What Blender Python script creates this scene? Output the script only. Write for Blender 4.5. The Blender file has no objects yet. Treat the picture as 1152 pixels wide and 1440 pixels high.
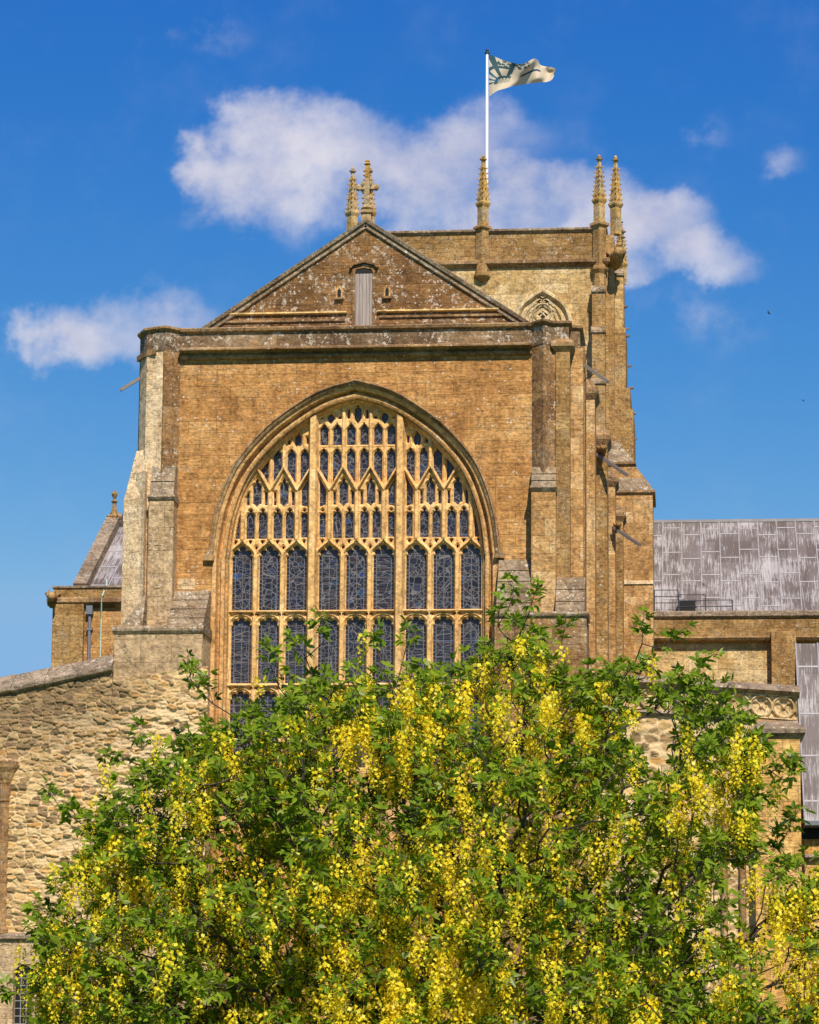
import bpy, math, random
import numpy as np
from mathutils import Vector, Matrix, noise as mnoise
random.seed(7); RNG = np.random.default_rng(11)
R = math.radians
S = bpy.context.scene
COL = S.collection

# ------------------------------------------------------------------ camera
CAM = np.array([8.5, -65.0, 1.6]); PSI, PITCH, ROLL, FPX = R(5.2), math.atan(.14), .006, 3600.0
OFFX, OFFY = 60.57, 155.62                      # principal point of the cropped photograph (pixels of 1152x1440)
_F = np.array([-math.sin(PSI)*math.cos(PITCH), math.cos(PSI)*math.cos(PITCH), math.sin(PITCH)])
_R = np.array([math.cos(PSI), math.sin(PSI), 0.0]); _U = np.cross(_R, _F)
_R, _U = math.cos(ROLL)*_R+math.sin(ROLL)*_U, -math.sin(ROLL)*_R+math.cos(ROLL)*_U
cd = bpy.data.cameras.new('camera'); cam = bpy.data.objects.new('camera', cd); COL.objects.link(cam)
m = Matrix(((_R[0], _U[0], -_F[0], CAM[0]), (_R[1], _U[1], -_F[1], CAM[1]), (_R[2], _U[2], -_F[2], CAM[2]), (0, 0, 0, 1)))
cam.matrix_world = m
cd.sensor_fit = 'AUTO'; cd.sensor_width = 36; cd.lens = FPX/1440*36
cd.shift_x = -OFFX/1440; cd.shift_y = OFFY/1440; cd.clip_start = .1; cd.clip_end = 5000
S.camera = cam
def at(px, py, Y):
    a = (px-576-OFFX)/FPX; b = -(py-720-OFFY)/FPX
    d = _F+a*_R+b*_U; t = (Y-CAM[1])/d[1]; p = CAM+t*d
    return float(p[0]), float(p[2])
def X(px, py, Y): return at(px, py, Y)[0]
def Z(py, px, Y): return at(px, py, Y)[1]

# ------------------------------------------------------------------ sky, sun, exposure
SUN_EL, SUN_AZ = R(47), R(17)                   # azimuth to the right of the facade normal
sdir = Vector((math.sin(SUN_AZ)*math.cos(SUN_EL), -math.cos(SUN_AZ)*math.cos(SUN_EL), math.sin(SUN_EL)))
W = bpy.data.worlds.new('World'); S.world = W; W.use_nodes = True
wt = W.node_tree; wt.nodes.clear()
class NT:
    def __init__(s, nt): s.nt = nt
    def n(s, typ, ins=None, **kw):
        o = s.nt.nodes.new(typ)
        for k, v in kw.items(): setattr(o, k, v)
        for k, v in (ins or {}).items(): s.set(o.inputs[k], v)
        return o
    def set(s, sock, v):
        if isinstance(v, bpy.types.NodeSocket): s.nt.links.new(v, sock)
        elif isinstance(v, (tuple, list)) and len(v) == 3 and sock.type == 'RGBA': sock.default_value = (*v, 1)
        else: sock.default_value = v
    def m(s, op, a, b=0.0, c=None, clamp=False):
        o = s.nt.nodes.new('ShaderNodeMath'); o.operation = op; o.use_clamp = clamp
        s.set(o.inputs[0], a); s.set(o.inputs[1], b)
        if c is not None: s.set(o.inputs[2], c)
        return o.outputs[0]
    def mix(s, f, a, b, mode='MIX'):
        o = s.nt.nodes.new('ShaderNodeMix'); o.data_type = 'RGBA'; o.blend_type = mode
        s.set(o.inputs[0], f); s.set(o.inputs[6], a); s.set(o.inputs[7], b); return o.outputs[2]
    def sm(s, v, lo, hi):
        o = s.nt.nodes.new('ShaderNodeMapRange'); o.interpolation_type = 'SMOOTHSTEP'; o.clamp = True
        s.set(o.inputs[0], v); s.set(o.inputs[1], lo); s.set(o.inputs[2], hi); return o.outputs[0]
    def noise(s, vec, scale, detail=4.0, rough=.55):
        o = s.n('ShaderNodeTexNoise', {'Vector': vec, 'Scale': scale, 'Detail': detail, 'Roughness': rough}); return o.outputs['Fac']
    def scalev(s, vec, sc):
        o = s.n('ShaderNodeVectorMath', {0: vec, 1: sc}, operation='MULTIPLY'); return o.outputs[0]
    def ramp(s, f, stops):
        o = s.nt.nodes.new('ShaderNodeValToRGB'); s.set(o.inputs[0], f); e = o.color_ramp.elements
        while len(e) < len(stops): e.new(.5)
        for q, (p, c) in zip(e, stops): q.position = p; q.color = (*c, 1)
        return o.outputs[0]
w = NT(wt)
sky = w.n('ShaderNodeTexSky', sky_type='NISHITA', sun_disc=False, sun_elevation=SUN_EL, sun_rotation=math.atan2(sdir.x, sdir.y),
          altitude=80, air_density=1.0, dust_density=.3, ozone_density=2.5)
tc = w.n('ShaderNodeTexCoord').outputs['Generated']
sp = w.n('ShaderNodeSeparateXYZ', {0: tc})
yy = w.m('MAXIMUM', sp.outputs[1], .02)
su = w.m('DIVIDE', sp.outputs[0], yy); sv = w.m('DIVIDE', sp.outputs[2], yy)
suv = w.n('ShaderNodeCombineXYZ', {0: su, 1: sv}).outputs[0]
def skyuv(px, py):
    a = (px-576-OFFX)/FPX; b = -(py-720-OFFY)/FPX; d = _F+a*_R+b*_U
    return d[0]/d[1], d[2]/d[1]
# cloud puffs: centre and radii (photo pixels converted to sky directions), weight
puffs = [(340, 225, 105, 72, .95), (450, 222, 140, 78, .95), (400, 285, 120, 60, .75), (560, 260, 150, 85, .9), (640, 205, 120, 62, .72),
         (730, 200, 60, 50, .35), (760, 285, 130, 60, .85), (880, 320, 110, 60, .95), (970, 355, 90, 45, .95), (700, 305, 160, 75, .9), (880, 385, 90, 35, .7),
         (290, 65, 80, 38, .38), (985, 195, 60, 38, .38), (1130, 262, 50, 32, .42), (1010, 455, 100, 55, .34),
         (120, 465, 95, 46, .9), (75, 478, 52, 36, .7), (215, 460, 105, 48, .62), (275, 420, 60, 40, .25), (380, 320, 120, 50, .45), (820, 190, 80, 40, .22)]
wn1 = w.n('ShaderNodeTexNoise', {'Vector': suv, 'Scale': 17.0, 'Detail': 5.0, 'Roughness': .6}).outputs['Color']
wsp = w.n('ShaderNodeSeparateColor', {0: wn1})
wsu = w.m('ADD', su, w.m('MULTIPLY', w.m('SUBTRACT', wsp.outputs[0], .5), .075)); wsv = w.m('ADD', sv, w.m('MULTIPLY', w.m('SUBTRACT', wsp.outputs[1], .5), .055))
acc = None
for (px, py, rx, ry, wgt) in puffs:
    u0, v0 = skyuv(px, py)
    dx = w.m('DIVIDE', w.m('SUBTRACT', wsu, u0), rx/FPX*1.4); dy = w.m('DIVIDE', w.m('SUBTRACT', wsv, v0), ry/FPX*1.4)
    g = w.m('SUBTRACT', 1.0, w.m('ADD', w.m('MULTIPLY', dx, dx), w.m('MULTIPLY', dy, dy)), clamp=True)
    g = w.m('MULTIPLY', g, wgt)
    acc = g if acc is None else w.m('SMOOTH_MAX', acc, g, .25)
nz = w.noise(suv, 34, 9, .62); nz2 = w.noise(suv, 15, 4, .55)
dens = w.m('ADD', acc, w.m('ADD', w.m('MULTIPLY', w.m('SUBTRACT', nz, .5), 1.5), w.m('MULTIPLY', w.m('SUBTRACT', nz2, .5), 1.3)))
cf = w.m('MULTIPLY', w.m('MULTIPLY', w.sm(dens, .06, 1.12), w.sm(acc, .08, .50)), .95)
sr = w.n('ShaderNodeSeparateColor', {0: sky.outputs[0]})
skyc = w.n('ShaderNodeCombineColor', {0: w.m('MINIMUM', w.m('MULTIPLY', w.m('POWER', sr.outputs[0], 2.5), .0645), 1.65), 1: w.m('MINIMUM', w.m('MULTIPLY', w.m('POWER', sr.outputs[1], 1.3), .349), 3.15), 2: w.m('MULTIPLY', w.m('POWER', sr.outputs[2], .5), 1.85)}).outputs[0]
ccol = w.mix(w.sm(w.noise(suv, 14, 5), .35, .7), (4.0, 4.0, 4.9), (5.9, 5.7, 6.0))
bg = w.n('ShaderNodeBackground', {'Color': w.mix(cf, skyc, ccol), 'Strength': .11})
wo = w.n('ShaderNodeOutputWorld', {0: bg.outputs[0]})
sl = bpy.data.lights.new('sun', 'SUN'); sl.energy = 4.4; sl.angle = R(.5); sl.color = (1, .905, .80)
so = bpy.data.objects.new('sun', sl); COL.objects.link(so); so.rotation_euler = sdir.to_track_quat('Z', 'Y').to_euler()
so.location = (40, -60, 60)
S.view_settings.view_transform = 'Standard'; S.view_settings.look = 'None'; S.view_settings.exposure = .41; S.view_settings.gamma = 1
S.view_settings.use_curve_mapping = False

# ------------------------------------------------------------------ materials
def newmat(name):
    mt = bpy.data.materials.new(name); mt.use_nodes = True; nt = mt.node_tree; nt.nodes.clear(); k = NT(nt)
    out = k.n('ShaderNodeOutputMaterial'); b = k.n('ShaderNodeBsdfPrincipled'); nt.links.new(b.outputs[0], out.inputs[0])
    return mt, k, b, out
def stone(name, c1, c2, c3, bw=.62, bh=.26, lichen=.3, grey=.2, dark=.3, bed=.5, mortar=.5, bump=.6, greyc=(.27, .215, .145), seed=0., lichc=(.64, .56, .44), speck=.3, vary=.7, palepatch=0.):
    mt, k, b, out = newmat(name)
    pos = k.n('ShaderNodeNewGeometry').outputs['Position']
    s = k.n('ShaderNodeSeparateXYZ', {0: pos})
    u = k.m('ADD', s.outputs[0], k.m('MULTIPLY', s.outputs[1], .6)); z = s.outputs[2]
    off = k.n('ShaderNodeVectorMath', {0: pos, 1: (seed, seed*1.7, seed*.6)}, operation='ADD').outputs[0]
    wob = k.m('MULTIPLY', k.m('SUBTRACT', k.noise(off, 1.6, 3), .5), .035)
    uv = k.n('ShaderNodeCombineXYZ', {0: k.m('ADD', u, wob), 1: k.m('ADD', z, k.m('MULTIPLY', wob, .8))}).outputs[0]
    br = k.n('ShaderNodeTexBrick', {'Vector': uv, 'Color1': (0, 0, 0), 'Color2': (1, 1, 1), 'Mortar': (.5, .5, .5), 'Scale': 1.0,
             'Mortar Size': .008, 'Mortar Smooth': .6, 'Bias': 0., 'Brick Width': bw, 'Row Height': bh}, offset=.5, offset_frequency=2, squash=.7, squash_frequency=3)
    big = k.noise(off, .55, 4, .6)
    t = k.m('ADD', k.m('MULTIPLY', k.n('ShaderNodeRGBToBW', {0: br.outputs[0]}).outputs[0], vary), k.m('MULTIPLY', k.m('SUBTRACT', big, .5), 1.5))
    t = k.m('ADD', t, k.m('ADD', (1-vary)*.5, k.m('MULTIPLY', k.m('SUBTRACT', k.noise(off, 2.6, 5, .65), .5), 1.1)))
    col = k.ramp(t, [(0.0, c1), (.5, c2), (1.0, c3)])
    # natural bedding streaks
    bv = k.scalev(off, (1.9, 1.9, 11.0)); bn = k.noise(bv, 1.0, 5, .65)
    fine = k.noise(off, 11, 5, .7)
    mul = k.m('ADD', k.m('MULTIPLY', k.m('SUBTRACT', bn, .5), bed*1.6), k.m('ADD', 1.0, k.m('ADD', k.m('MULTIPLY', k.m('SUBTRACT', fine, .5), 2.4), k.m('MULTIPLY', k.m('SUBTRACT', k.noise(off, 3.6, 6, .7), .5), 1.7))))
    mulc = k.n('ShaderNodeCombineXYZ', {0: mul, 1: mul, 2: mul}).outputs[0]
    col = k.mix(1.0, col, mulc, 'MULTIPLY')
    if palepatch: col = k.mix(k.m('MULTIPLY', k.sm(k.noise(off, .9, 3), .52, .62), palepatch), col, (.60, .45, .28))
    # weather stains
    st = k.sm(k.m('ADD', k.noise(off, .8, 6, .65), k.m('MULTIPLY', k.m('SUBTRACT', k.noise(k.scalev(off, (3.5, 3.5, .35)), 1, 4), .5), .6)), .45, .75)
    col = k.mix(k.m('MULTIPLY', st, dark), col, k.mix(1.0, col, (.42, .34, .28), 'MULTIPLY'))
    gm = k.sm(k.m('ADD', k.noise(off, 2.3, 8, .7), k.m('MULTIPLY', k.m('SUBTRACT', big, .5), .5)), .60-.35*grey, .78-.25*grey)
    col = k.mix(k.m('MULTIPLY', gm, min(1, .25+grey)), col, k.mix(1.0, greyc, k.n('ShaderNodeCombineXYZ', {0: mul, 1: mul, 2: mul}).outputs[0], 'MULTIPLY'))
    # joints
    col = k.mix(k.m('MULTIPLY', br.outputs['Fac'], k.m('MULTIPLY', k.sm(k.noise(off, 1.9, 3), .35, .6), mortar)), col, (.23, .155, .08))
    # eroded bedding cracks
    ck = k.m('MULTIPLY', k.sm(k.noise(k.scalev(off, (2.6, 2.6, 17.0)), 1, 4, .7), .60, .70), k.sm(k.noise(off, 1.3, 3), .42, .6))
    col = k.mix(k.m('MULTIPLY', ck, min(.75, bed)), col, k.mix(1.0, col, (.36, .28, .24), 'MULTIPLY'))
    # lichen: ragged pale patches and crisp specks
    lm = k.m('MULTIPLY', k.sm(k.noise(off, 7.0, 10, .8), .63-.12*lichen, .66-.12*lichen), k.sm(k.noise(off, 1.5, 5, .6), .58-.13*lichen, .64-.13*lichen))
    vo = k.n('ShaderNodeTexVoronoi', {'Vector': off, 'Scale': 13.0, 'Randomness': 1.0}, feature='F1')
    sc = k.n('ShaderNodeSeparateColor', {0: vo.outputs['Color']})
    rag = k.m('MULTIPLY', k.m('SUBTRACT', k.noise(off, 26, 6, .8), .5), 1.9)
    sk = k.m('MULTIPLY', k.m('LESS_THAN', k.m('ADD', vo.outputs['Distance'], rag), k.m('MULTIPLY', k.m('POWER', sc.outputs[1], 2.0), .34)), k.m('GREATER_THAN', k.m('ADD', sc.outputs[0], k.m('MULTIPLY', k.m('SUBTRACT', k.noise(off, 1.2, 4), .5), 3.2)), 1.02-speck*.75))
    col = k.mix(k.m('MULTIPLY', k.m('MAXIMUM', lm, sk), .8), col, lichc)
    k.set(b.inputs['Base Color'], col); b.inputs['Roughness'].default_value = .92; b.inputs['Specular IOR Level'].default_value = .2
    hgt = k.m('ADD', k.m('MULTIPLY', br.outputs['Fac'], -1.3*mortar), k.m('ADD', k.m('MULTIPLY', fine, .55), k.m('ADD', k.m('ADD', k.m('MULTIPLY', bn, .9*bed), k.m('MULTIPLY', ck, -.6)), k.m('MULTIPLY', k.noise(off, 3.2, 4), .5))))
    bp = k.n('ShaderNodeBump', {'Strength': min(1, bump*1.5), 'Distance': .07, 'Height': hgt}); k.set(b.inputs['Normal'], bp.outputs[0])
    return mt
def plain(name, col, rough=.6, metal=0., var=.15, scale=6., bump=.1):
    mt, k, b, out = newmat(name)
    pos = k.n('ShaderNodeNewGeometry').outputs['Position']
    nz = k.noise(pos, scale, 5)
    v = k.m('ADD', 1-var, k.m('MULTIPLY', nz, 2*var))
    k.set(b.inputs['Base Color'], k.mix(1.0, col, k.n('ShaderNodeCombineXYZ', {0: v, 1: v, 2: v}).outputs[0], 'MULTIPLY'))
    b.inputs['Roughness'].default_value = rough; b.inputs['Metallic'].default_value = metal
    if bump: k.set(b.inputs['Normal'], k.n('ShaderNodeBump', {'Strength': bump, 'Distance': .02, 'Height': nz}).outputs[0])
    return mt
M = {}
M['wall'] = stone('ochre_ashlar', (0.323, 0.150, 0.045), (0.461, 0.231, 0.073), (0.588, 0.345, 0.129), bw=1.05, bh=.31, lichen=.34, grey=.14, dark=.65, bed=.6, mortar=.22, speck=.3, vary=.38)
M['gable'] = stone('lichened_gable_stone', (0.142, 0.073, 0.026), (0.206, 0.104, 0.037), (0.284, 0.150, 0.053), bw=.7, bh=.27, lichen=.85, grey=.15, dark=.5, bed=.55, mortar=.3, speck=.7, seed=3, vary=.5)
M['parapet'] = stone('lichened_parapet_stone', (0.130, 0.077, 0.039), (0.210, 0.130, 0.063), (0.310, 0.192, 0.092), bw=1.4, bh=.9, lichen=.85, grey=.4, dark=.6, bed=.4, mortar=.3, speck=.9, seed=7)
M['string'] = stone('weathered_moulding_stone', (0.190, 0.110, 0.050), (0.280, 0.163, 0.070), (0.420, 0.259, 0.112), bw=1.2, bh=2.3, lichen=.5, grey=.3, dark=.4, bed=.3, mortar=.4, speck=.4, seed=9)
M['turret'] = stone('grey_lichened_turret_stone', (0.210, 0.111, 0.043), (0.300, 0.163, 0.064), (0.400, 0.242, 0.102), bw=.7, bh=.5, lichen=.6, grey=.3, dark=.35, bed=.35, mortar=.16, speck=.5, seed=13)
M['lower'] = stone('buff_buttress_stone', (0.353, 0.184, 0.061), (0.446, 0.248, 0.089), (0.614, 0.410, 0.194), bw=.62, bh=.46, lichen=.25, grey=.15, dark=.3, bed=.35, mortar=.16, speck=.25, seed=17)
M['cream'] = stone('cream_buttress_stone', (0.640, 0.437, 0.231), (0.720, 0.522, 0.291), (0.770, 0.580, 0.350), bw=.9, bh=.42, lichen=.15, grey=.0, dark=.12, bed=.2, mortar=.1, speck=.3, seed=21)
M['greyface'] = stone('grey_buttress_stone', (0.400, 0.269, 0.138), (0.480, 0.329, 0.176), (0.550, 0.395, 0.218), bw=.8, bh=.6, lichen=.25, grey=.08, dark=.22, bed=.2, mortar=.2, speck=.6, seed=23)
M['weather'] = stone('weathering_slope_stone', (0.190, 0.128, 0.072), (0.270, 0.190, 0.108), (0.380, 0.275, 0.162), bw=.7, bh=5, lichen=.7, grey=.5, dark=.4, bed=.3, mortar=.35, speck=.6, seed=25)
M['trac'] = stone('golden_tracery_stone', (0.620, 0.352, 0.125), (0.690, 0.418, 0.155), (0.740, 0.475, 0.206), bw=.9, bh=.55, lichen=0., grey=0., dark=.12, bed=.2, mortar=.15, bump=.25, speck=.02, seed=27)
M['jamb'] = stone('golden_jamb_stone', (0.485, 0.259, 0.090), (0.582, 0.330, 0.123), (0.640, 0.393, 0.172), bw=.9, bh=.5, lichen=.1, grey=.05, dark=.25, bed=.3, mortar=.3, bump=.35, speck=.08, seed=29)
M['tower'] = stone('pale_tower_ashlar', (0.407, 0.244, 0.087), (0.524, 0.352, 0.144), (0.640, 0.469, 0.235), bw=.85, bh=.42, lichen=.45, grey=.22, dark=.3, bed=.3, mortar=.16, speck=.4, seed=31, vary=.8)
M['towerp'] = stone('brown_tower_parapet_stone', (0.216, 0.119, 0.039), (0.301, 0.172, 0.058), (0.376, 0.234, 0.089), bw=.8, bh=.36, lichen=.45, grey=.3, dark=.35, bed=.5, mortar=.25, speck=.4, seed=33)
M['towerb'] = stone('brown_tower_buttress_stone', (0.267, 0.144, 0.047), (0.340, 0.196, 0.067), (0.442, 0.281, 0.113), bw=.62, bh=.45, lichen=.4, grey=.22, dark=.35, bed=.35, mortar=.16, speck=.35, seed=35)
M['pinn'] = stone('orange_lichened_pinnacle_stone', (.46, .24, .05), (.50, .31, .09), (.46, .36, .22), bw=.7, bh=.5, lichen=.3, grey=.35, dark=.5, bed=.2, mortar=.2, speck=.3, seed=37)
M['coping'] = stone('grey_coping_stone', (0.200, 0.142, 0.090), (0.280, 0.204, 0.131), (0.360, 0.266, 0.171), bw=1.1, bh=7, lichen=.6, grey=.5, dark=.5, bed=.7, mortar=.3, speck=.4, seed=39)
M['aisle'] = stone('orange_porch_stone', (.52, .27, .07), (.60, .34, .10), (.66, .42, .16), bw=.75, bh=.38, lichen=.1, grey=.05, dark=.25, bed=.6, mortar=.3, speck=.06, seed=41)
M['quat'] = stone('cream_panel_stone', (.46, .31, .13), (.56, .40, .19), (.62, .47, .26), bw=.6, bh=3, lichen=.3, grey=.2, dark=.3, bed=.2, mortar=.2, speck=.2, seed=43)
M['yellow'] = stone('new_yellow_stone', (.70, .46, .15), (.74, .50, .18), (.78, .54, .22), bw=2, bh=2, lichen=.1, grey=0, dark=.1, bed=.15, mortar=.1, speck=.1, seed=45)
M['white'] = plain('white_painted_metal', (.82, .82, .80), .4, 0, .03, 3, 0)
M['iron'] = plain('dark_iron', (.06, .07, .08), .5, .3, .2)
M['dark'] = plain('dark_void', (.012, .011, .010), .9, 0, .1, 3, 0)
M['bark'] = plain('green_grey_bark', (.055, .042, .028), .85, 0, .5, 25, .5)
M['copper'] = plain('verdigris_cable', (.42, .55, .40), .7, 0, .2)
M['pipe'] = plain('grey_cast_pipe', (.16, .17, .19), .5, .1, .3)
M['spout'] = plain('weathered_lead_spout', (.20, .17, .145), .7, 0, .35, 8)
M['bird'] = plain('black_feathers', (.015, .015, .018), .7, 0, .1, 8, 0)
def mat_wood():
    mt, k, b, out = newmat('weathered_grey_boards')
    pos = k.n('ShaderNodeNewGeometry').outputs['Position']; s = k.n('ShaderNodeSeparateXYZ', {0: pos})
    st = k.noise(k.scalev(pos, (22, 22, .9)), 1, 5, .7)
    col = k.ramp(st, [(.3, (.12, .09, .075)), (.52, (.33, .27, .225)), (.75, (.47, .40, .345))])
    gap = k.m('LESS_THAN', k.m('ABSOLUTE', k.m('SUBTRACT', k.m('FRACT', k.m('MULTIPLY', s.outputs[0], 1/.095)), .5)), .05)
    k.set(b.inputs['Base Color'], k.mix(gap, col, (.05, .04, .03))); b.inputs['Roughness'].default_value = .85
    return mt
M['wood'] = mat_wood()
def mat_lead():
    mt, k, b, out = newmat('streaked_lead_sheet')
    pos = k.n('ShaderNodeNewGeometry').outputs['Position']
    st = k.noise(k.scalev(pos, (15, .7, .7)), 1.0, 6, .7)
    st2 = k.noise(k.scalev(pos, (46, 2.2, 2.2)), 1.0, 4, .7); pat = k.noise(pos, .55, 4)
    f = k.sm(k.m('ADD', k.m('MULTIPLY', st, .55), k.m('ADD', k.m('MULTIPLY', st2, .45), k.m('MULTIPLY', k.m('SUBTRACT', pat, .5), .5))), .47, .60)
    s = k.n('ShaderNodeSeparateXYZ', {0: pos}); cell = k.n('ShaderNodeCombineXYZ', {0: k.m('FLOOR', k.m('MULTIPLY', s.outputs[0], 1/.755)), 1: k.m('FLOOR', k.m('MULTIPLY', s.outputs[2], 1/1.1)), 2: 3.0}).outputs[0]
    wv = k.n('ShaderNodeTexWhiteNoise', {'Vector': cell}).outputs['Value']
    col = k.mix(f, k.mix(wv, (.105, .080, .066), (.16, .130, .115)), k.mix(wv, (.31, .28, .265), (.42, .39, .37)))
    k.set(b.inputs['Base Color'], col); b.inputs['Roughness'].default_value = .6; b.inputs['Specular IOR Level'].default_value = .3
    k.set(b.inputs['Normal'], k.n('ShaderNodeBump', {'Strength': .25, 'Distance': .02, 'Height': st}).outputs[0])
    return mt
M['lead'] = mat_lead()
M['seam'] = plain('pale_lead_seam', (.33, .305, .30), .6, 0, .45, 4)
def mat_glass():
    mt, k, b, out = newmat('leaded_stained_glass')
    pos = k.n('ShaderNodeNewGeometry').outputs['Position']; s = k.n('ShaderNodeSeparateXYZ', {0: pos})
    rnd = k.n('ShaderNodeObjectInfo').outputs['Random']
    p2 = k.n('ShaderNodeCombineXYZ', {0: k.m('ADD', s.outputs[0], k.m('MULTIPLY', rnd, 37)), 1: 0, 2: s.outputs[2]}).outputs[0]
    stretch = k.m('ADD', 1.0, k.m('MULTIPLY', k.m('GREATER_THAN', k.m('FRACT', k.m('MULTIPLY', rnd, 7.3)), .68), 1.1))
    sq = k.n('ShaderNodeCombineXYZ', {0: k.m('DIVIDE', s.outputs[0], k.m('MULTIPLY', stretch, stretch)), 1: rnd, 2: k.m('MULTIPLY', s.outputs[2], stretch)}).outputs[0]
    ve = k.n('ShaderNodeTexVoronoi', {'Vector': sq, 'Scale': k.m('ADD', 5.6, k.m('MULTIPLY', k.m('FRACT', k.m('MULTIPLY', rnd, 5.7)), 4.0)), 'Randomness': 1.0}, feature='DISTANCE_TO_EDGE')
    vc = k.n('ShaderNodeTexVoronoi', {'Vector': sq, 'Scale': k.m('ADD', 5.6, k.m('MULTIPLY', k.m('FRACT', k.m('MULTIPLY', rnd, 5.7)), 4.0)), 'Randomness': 1.0}, feature='F1')
    ve2 = k.n('ShaderNodeTexVoronoi', {'Vector': p2, 'Scale': 3.0, 'Randomness': .9}, feature='DISTANCE_TO_EDGE')
    line = k.m('MAXIMUM', k.m('LESS_THAN', ve.outputs['Distance'], .034), k.m('LESS_THAN', ve2.outputs['Distance'], .016))
    bar = k.m('LESS_THAN', k.m('ABSOLUTE', k.m('SUBTRACT', k.m('FRACT', k.m('MULTIPLY', s.outputs[2], 1/.56)), .5)), .012)
    l1 = k.m('SUBTRACT', s.outputs[0], k.m('MULTIPLY', 2.294, k.m('ROUND', k.m('DIVIDE', s.outputs[0], 2.294))))
    l2 = k.m('ABSOLUTE', k.m('SUBTRACT', l1, k.m('MULTIPLY', .717, k.m('ROUND', k.m('DIVIDE', l1, .717)))))
    low = k.m('LESS_THAN', s.outputs[2], 12.6)
    edge = k.m('MULTIPLY', low, k.m('GREATER_THAN', l2, .195))
    lat = k.m('LESS_THAN', k.m('ABSOLUTE', k.m('SUBTRACT', k.m('FRACT', k.m('MULTIPLY', k.m('ADD', s.outputs[2], k.m('MULTIPLY', rnd, .3)), 1/.105)), .5)), .07)
    bl = k.m('MULTIPLY', low, k.m('LESS_THAN', k.m('ABSOLUTE', k.m('SUBTRACT', l2, .195)), .009))
    cl_ = k.m('MULTIPLY', k.m('GREATER_THAN', k.m('FRACT', k.m('MULTIPLY', rnd, 3.1)), .45), k.m('LESS_THAN', l2, .008))
    line = k.m('ADD', k.m('MULTIPLY', line, k.m('SUBTRACT', 1.0, edge)), k.m('MULTIPLY', edge, lat))
    line = k.m('MAXIMUM', k.m('MAXIMUM', line, k.m('MAXIMUM', bl, k.m('MULTIPLY', low, cl_))), bar)
    cc = k.n('ShaderNodeSeparateColor', {0: vc.outputs['Color']})
    col = k.ramp(cc.outputs[0], [(0, (.006, .007, .010)), (.4, (.015, .014, .020)), (.62, (.032, .021, .018)), (.8, (.012, .017, .034)), (.93, (.03, .028, .03)), (1.0, (.025, .055, .13))])
    col = k.mix(k.sm(k.noise(pos, 1.7, 3), .5, .65), col, k.mix(1.0, col, (.8, 1.0, 1.5), 'MULTIPLY'))
    k.set(b.inputs['Base Color'], k.mix(line, col, (.125, .12, .125)))
    k.set(b.inputs['Roughness'], k.m('ADD', .28, k.m('MULTIPLY', line, .4)))
    k.set(b.inputs['Normal'], k.n('ShaderNodeBump', {'Strength': .5, 'Distance': .01, 'Height': k.m('ADD', cc.outputs[1], k.noise(pos, 8, 2))}).outputs[0])
    return mt
M['glass'] = mat_glass()
def mat_leaded():
    mt, k, b, out = newmat('square_leaded_glass')
    pos = k.n('ShaderNodeNewGeometry').outputs['Position']; s = k.n('ShaderNodeSeparateXYZ', {0: pos})
    f = lambda c, w_, t: k.m('LESS_THAN', k.m('ABSOLUTE', k.m('SUBTRACT', k.m('FRACT', k.m('MULTIPLY', c, 1/w_)), .5)), t)
    ln = k.m('MAXIMUM', f(s.outputs[0], .15, .06), f(s.outputs[2], .19, .05))
    k.set(b.inputs['Base Color'], k.mix(ln, (.015, .013, .012), (.30, .28, .25))); b.inputs['Roughness'].default_value = .3
    return mt
M['leaded'] = mat_leaded()
def mat_rubble():
    mt, k, b, out = newmat('coursed_rubble_masonry')
    pos = k.n('ShaderNodeNewGeometry').outputs['Position']
    rn = k.n('ShaderNodeAttribute', attribute_name='rnd').outputs['Fac']; mo = k.n('ShaderNodeAttribute', attribute_name='mort').outputs['Fac']
    wz = k.n('ShaderNodeAttribute', attribute_name='dirt').outputs['Fac']
    col = k.ramp(rn, [(0, (.20, .13, .065)), (.25, (.35, .22, .10)), (.5, (.51, .33, .135)), (.8, (.62, .44, .205)), (1, (.55, .29, .085))])
    col = k.mix(mo, col, (.64, .465, .245))
    col = k.mix(k.m('MULTIPLY', wz, k.sm(k.noise(pos, 2.2, 7, .7), .25, .52)), col, (.175, .118, .062))
    fn = k.noise(pos, 14, 6, .7); v = k.m('ADD', .55, k.m('MULTIPLY', fn, .9))
    col = k.mix(1.0, col, k.n('ShaderNodeCombineXYZ', {0: v, 1: v, 2: v}).outputs[0], 'MULTIPLY')
    lm = k.sm(k.noise(pos, 5, 9, .75), .66, .70)
    col = k.mix(k.m('MULTIPLY', lm, .6), col, (.58, .52, .42))
    k.set(b.inputs['Base Color'], col); b.inputs['Roughness'].default_value = .95; b.inputs['Specular IOR Level'].default_value = .15
    k.set(b.inputs['Normal'], k.n('ShaderNodeBump', {'Strength': .7, 'Distance': .03, 'Height': k.m('ADD', fn, k.noise(pos, 4, 4))}).outputs[0])
    return mt
M['rubble'] = mat_rubble()
def mat_plant(name, stops, trans, rough=.5, spec=.3, tt=(1.25, 1.3, .7)):
    mt, k, b, out = newmat(name)
    at_ = k.n('ShaderNodeAttribute', attribute_name='rnd').outputs['Fac']
    col = k.ramp(at_, stops)
    k.set(b.inputs['Base Color'], col); b.inputs['Roughness'].default_value = rough; b.inputs['Specular IOR Level'].default_value = spec
    tr = k.n('ShaderNodeBsdfTranslucent', {'Color': k.mix(1.0, col, tt, 'MULTIPLY')})
    mx = k.n('ShaderNodeMixShader', {0: trans}); mt.node_tree.links.new(b.outputs[0], mx.inputs[1]); mt.node_tree.links.new(tr.outputs[0], mx.inputs[2])
    mt.node_tree.links.new(mx.outputs[0], out.inputs[0])
    return mt
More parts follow.
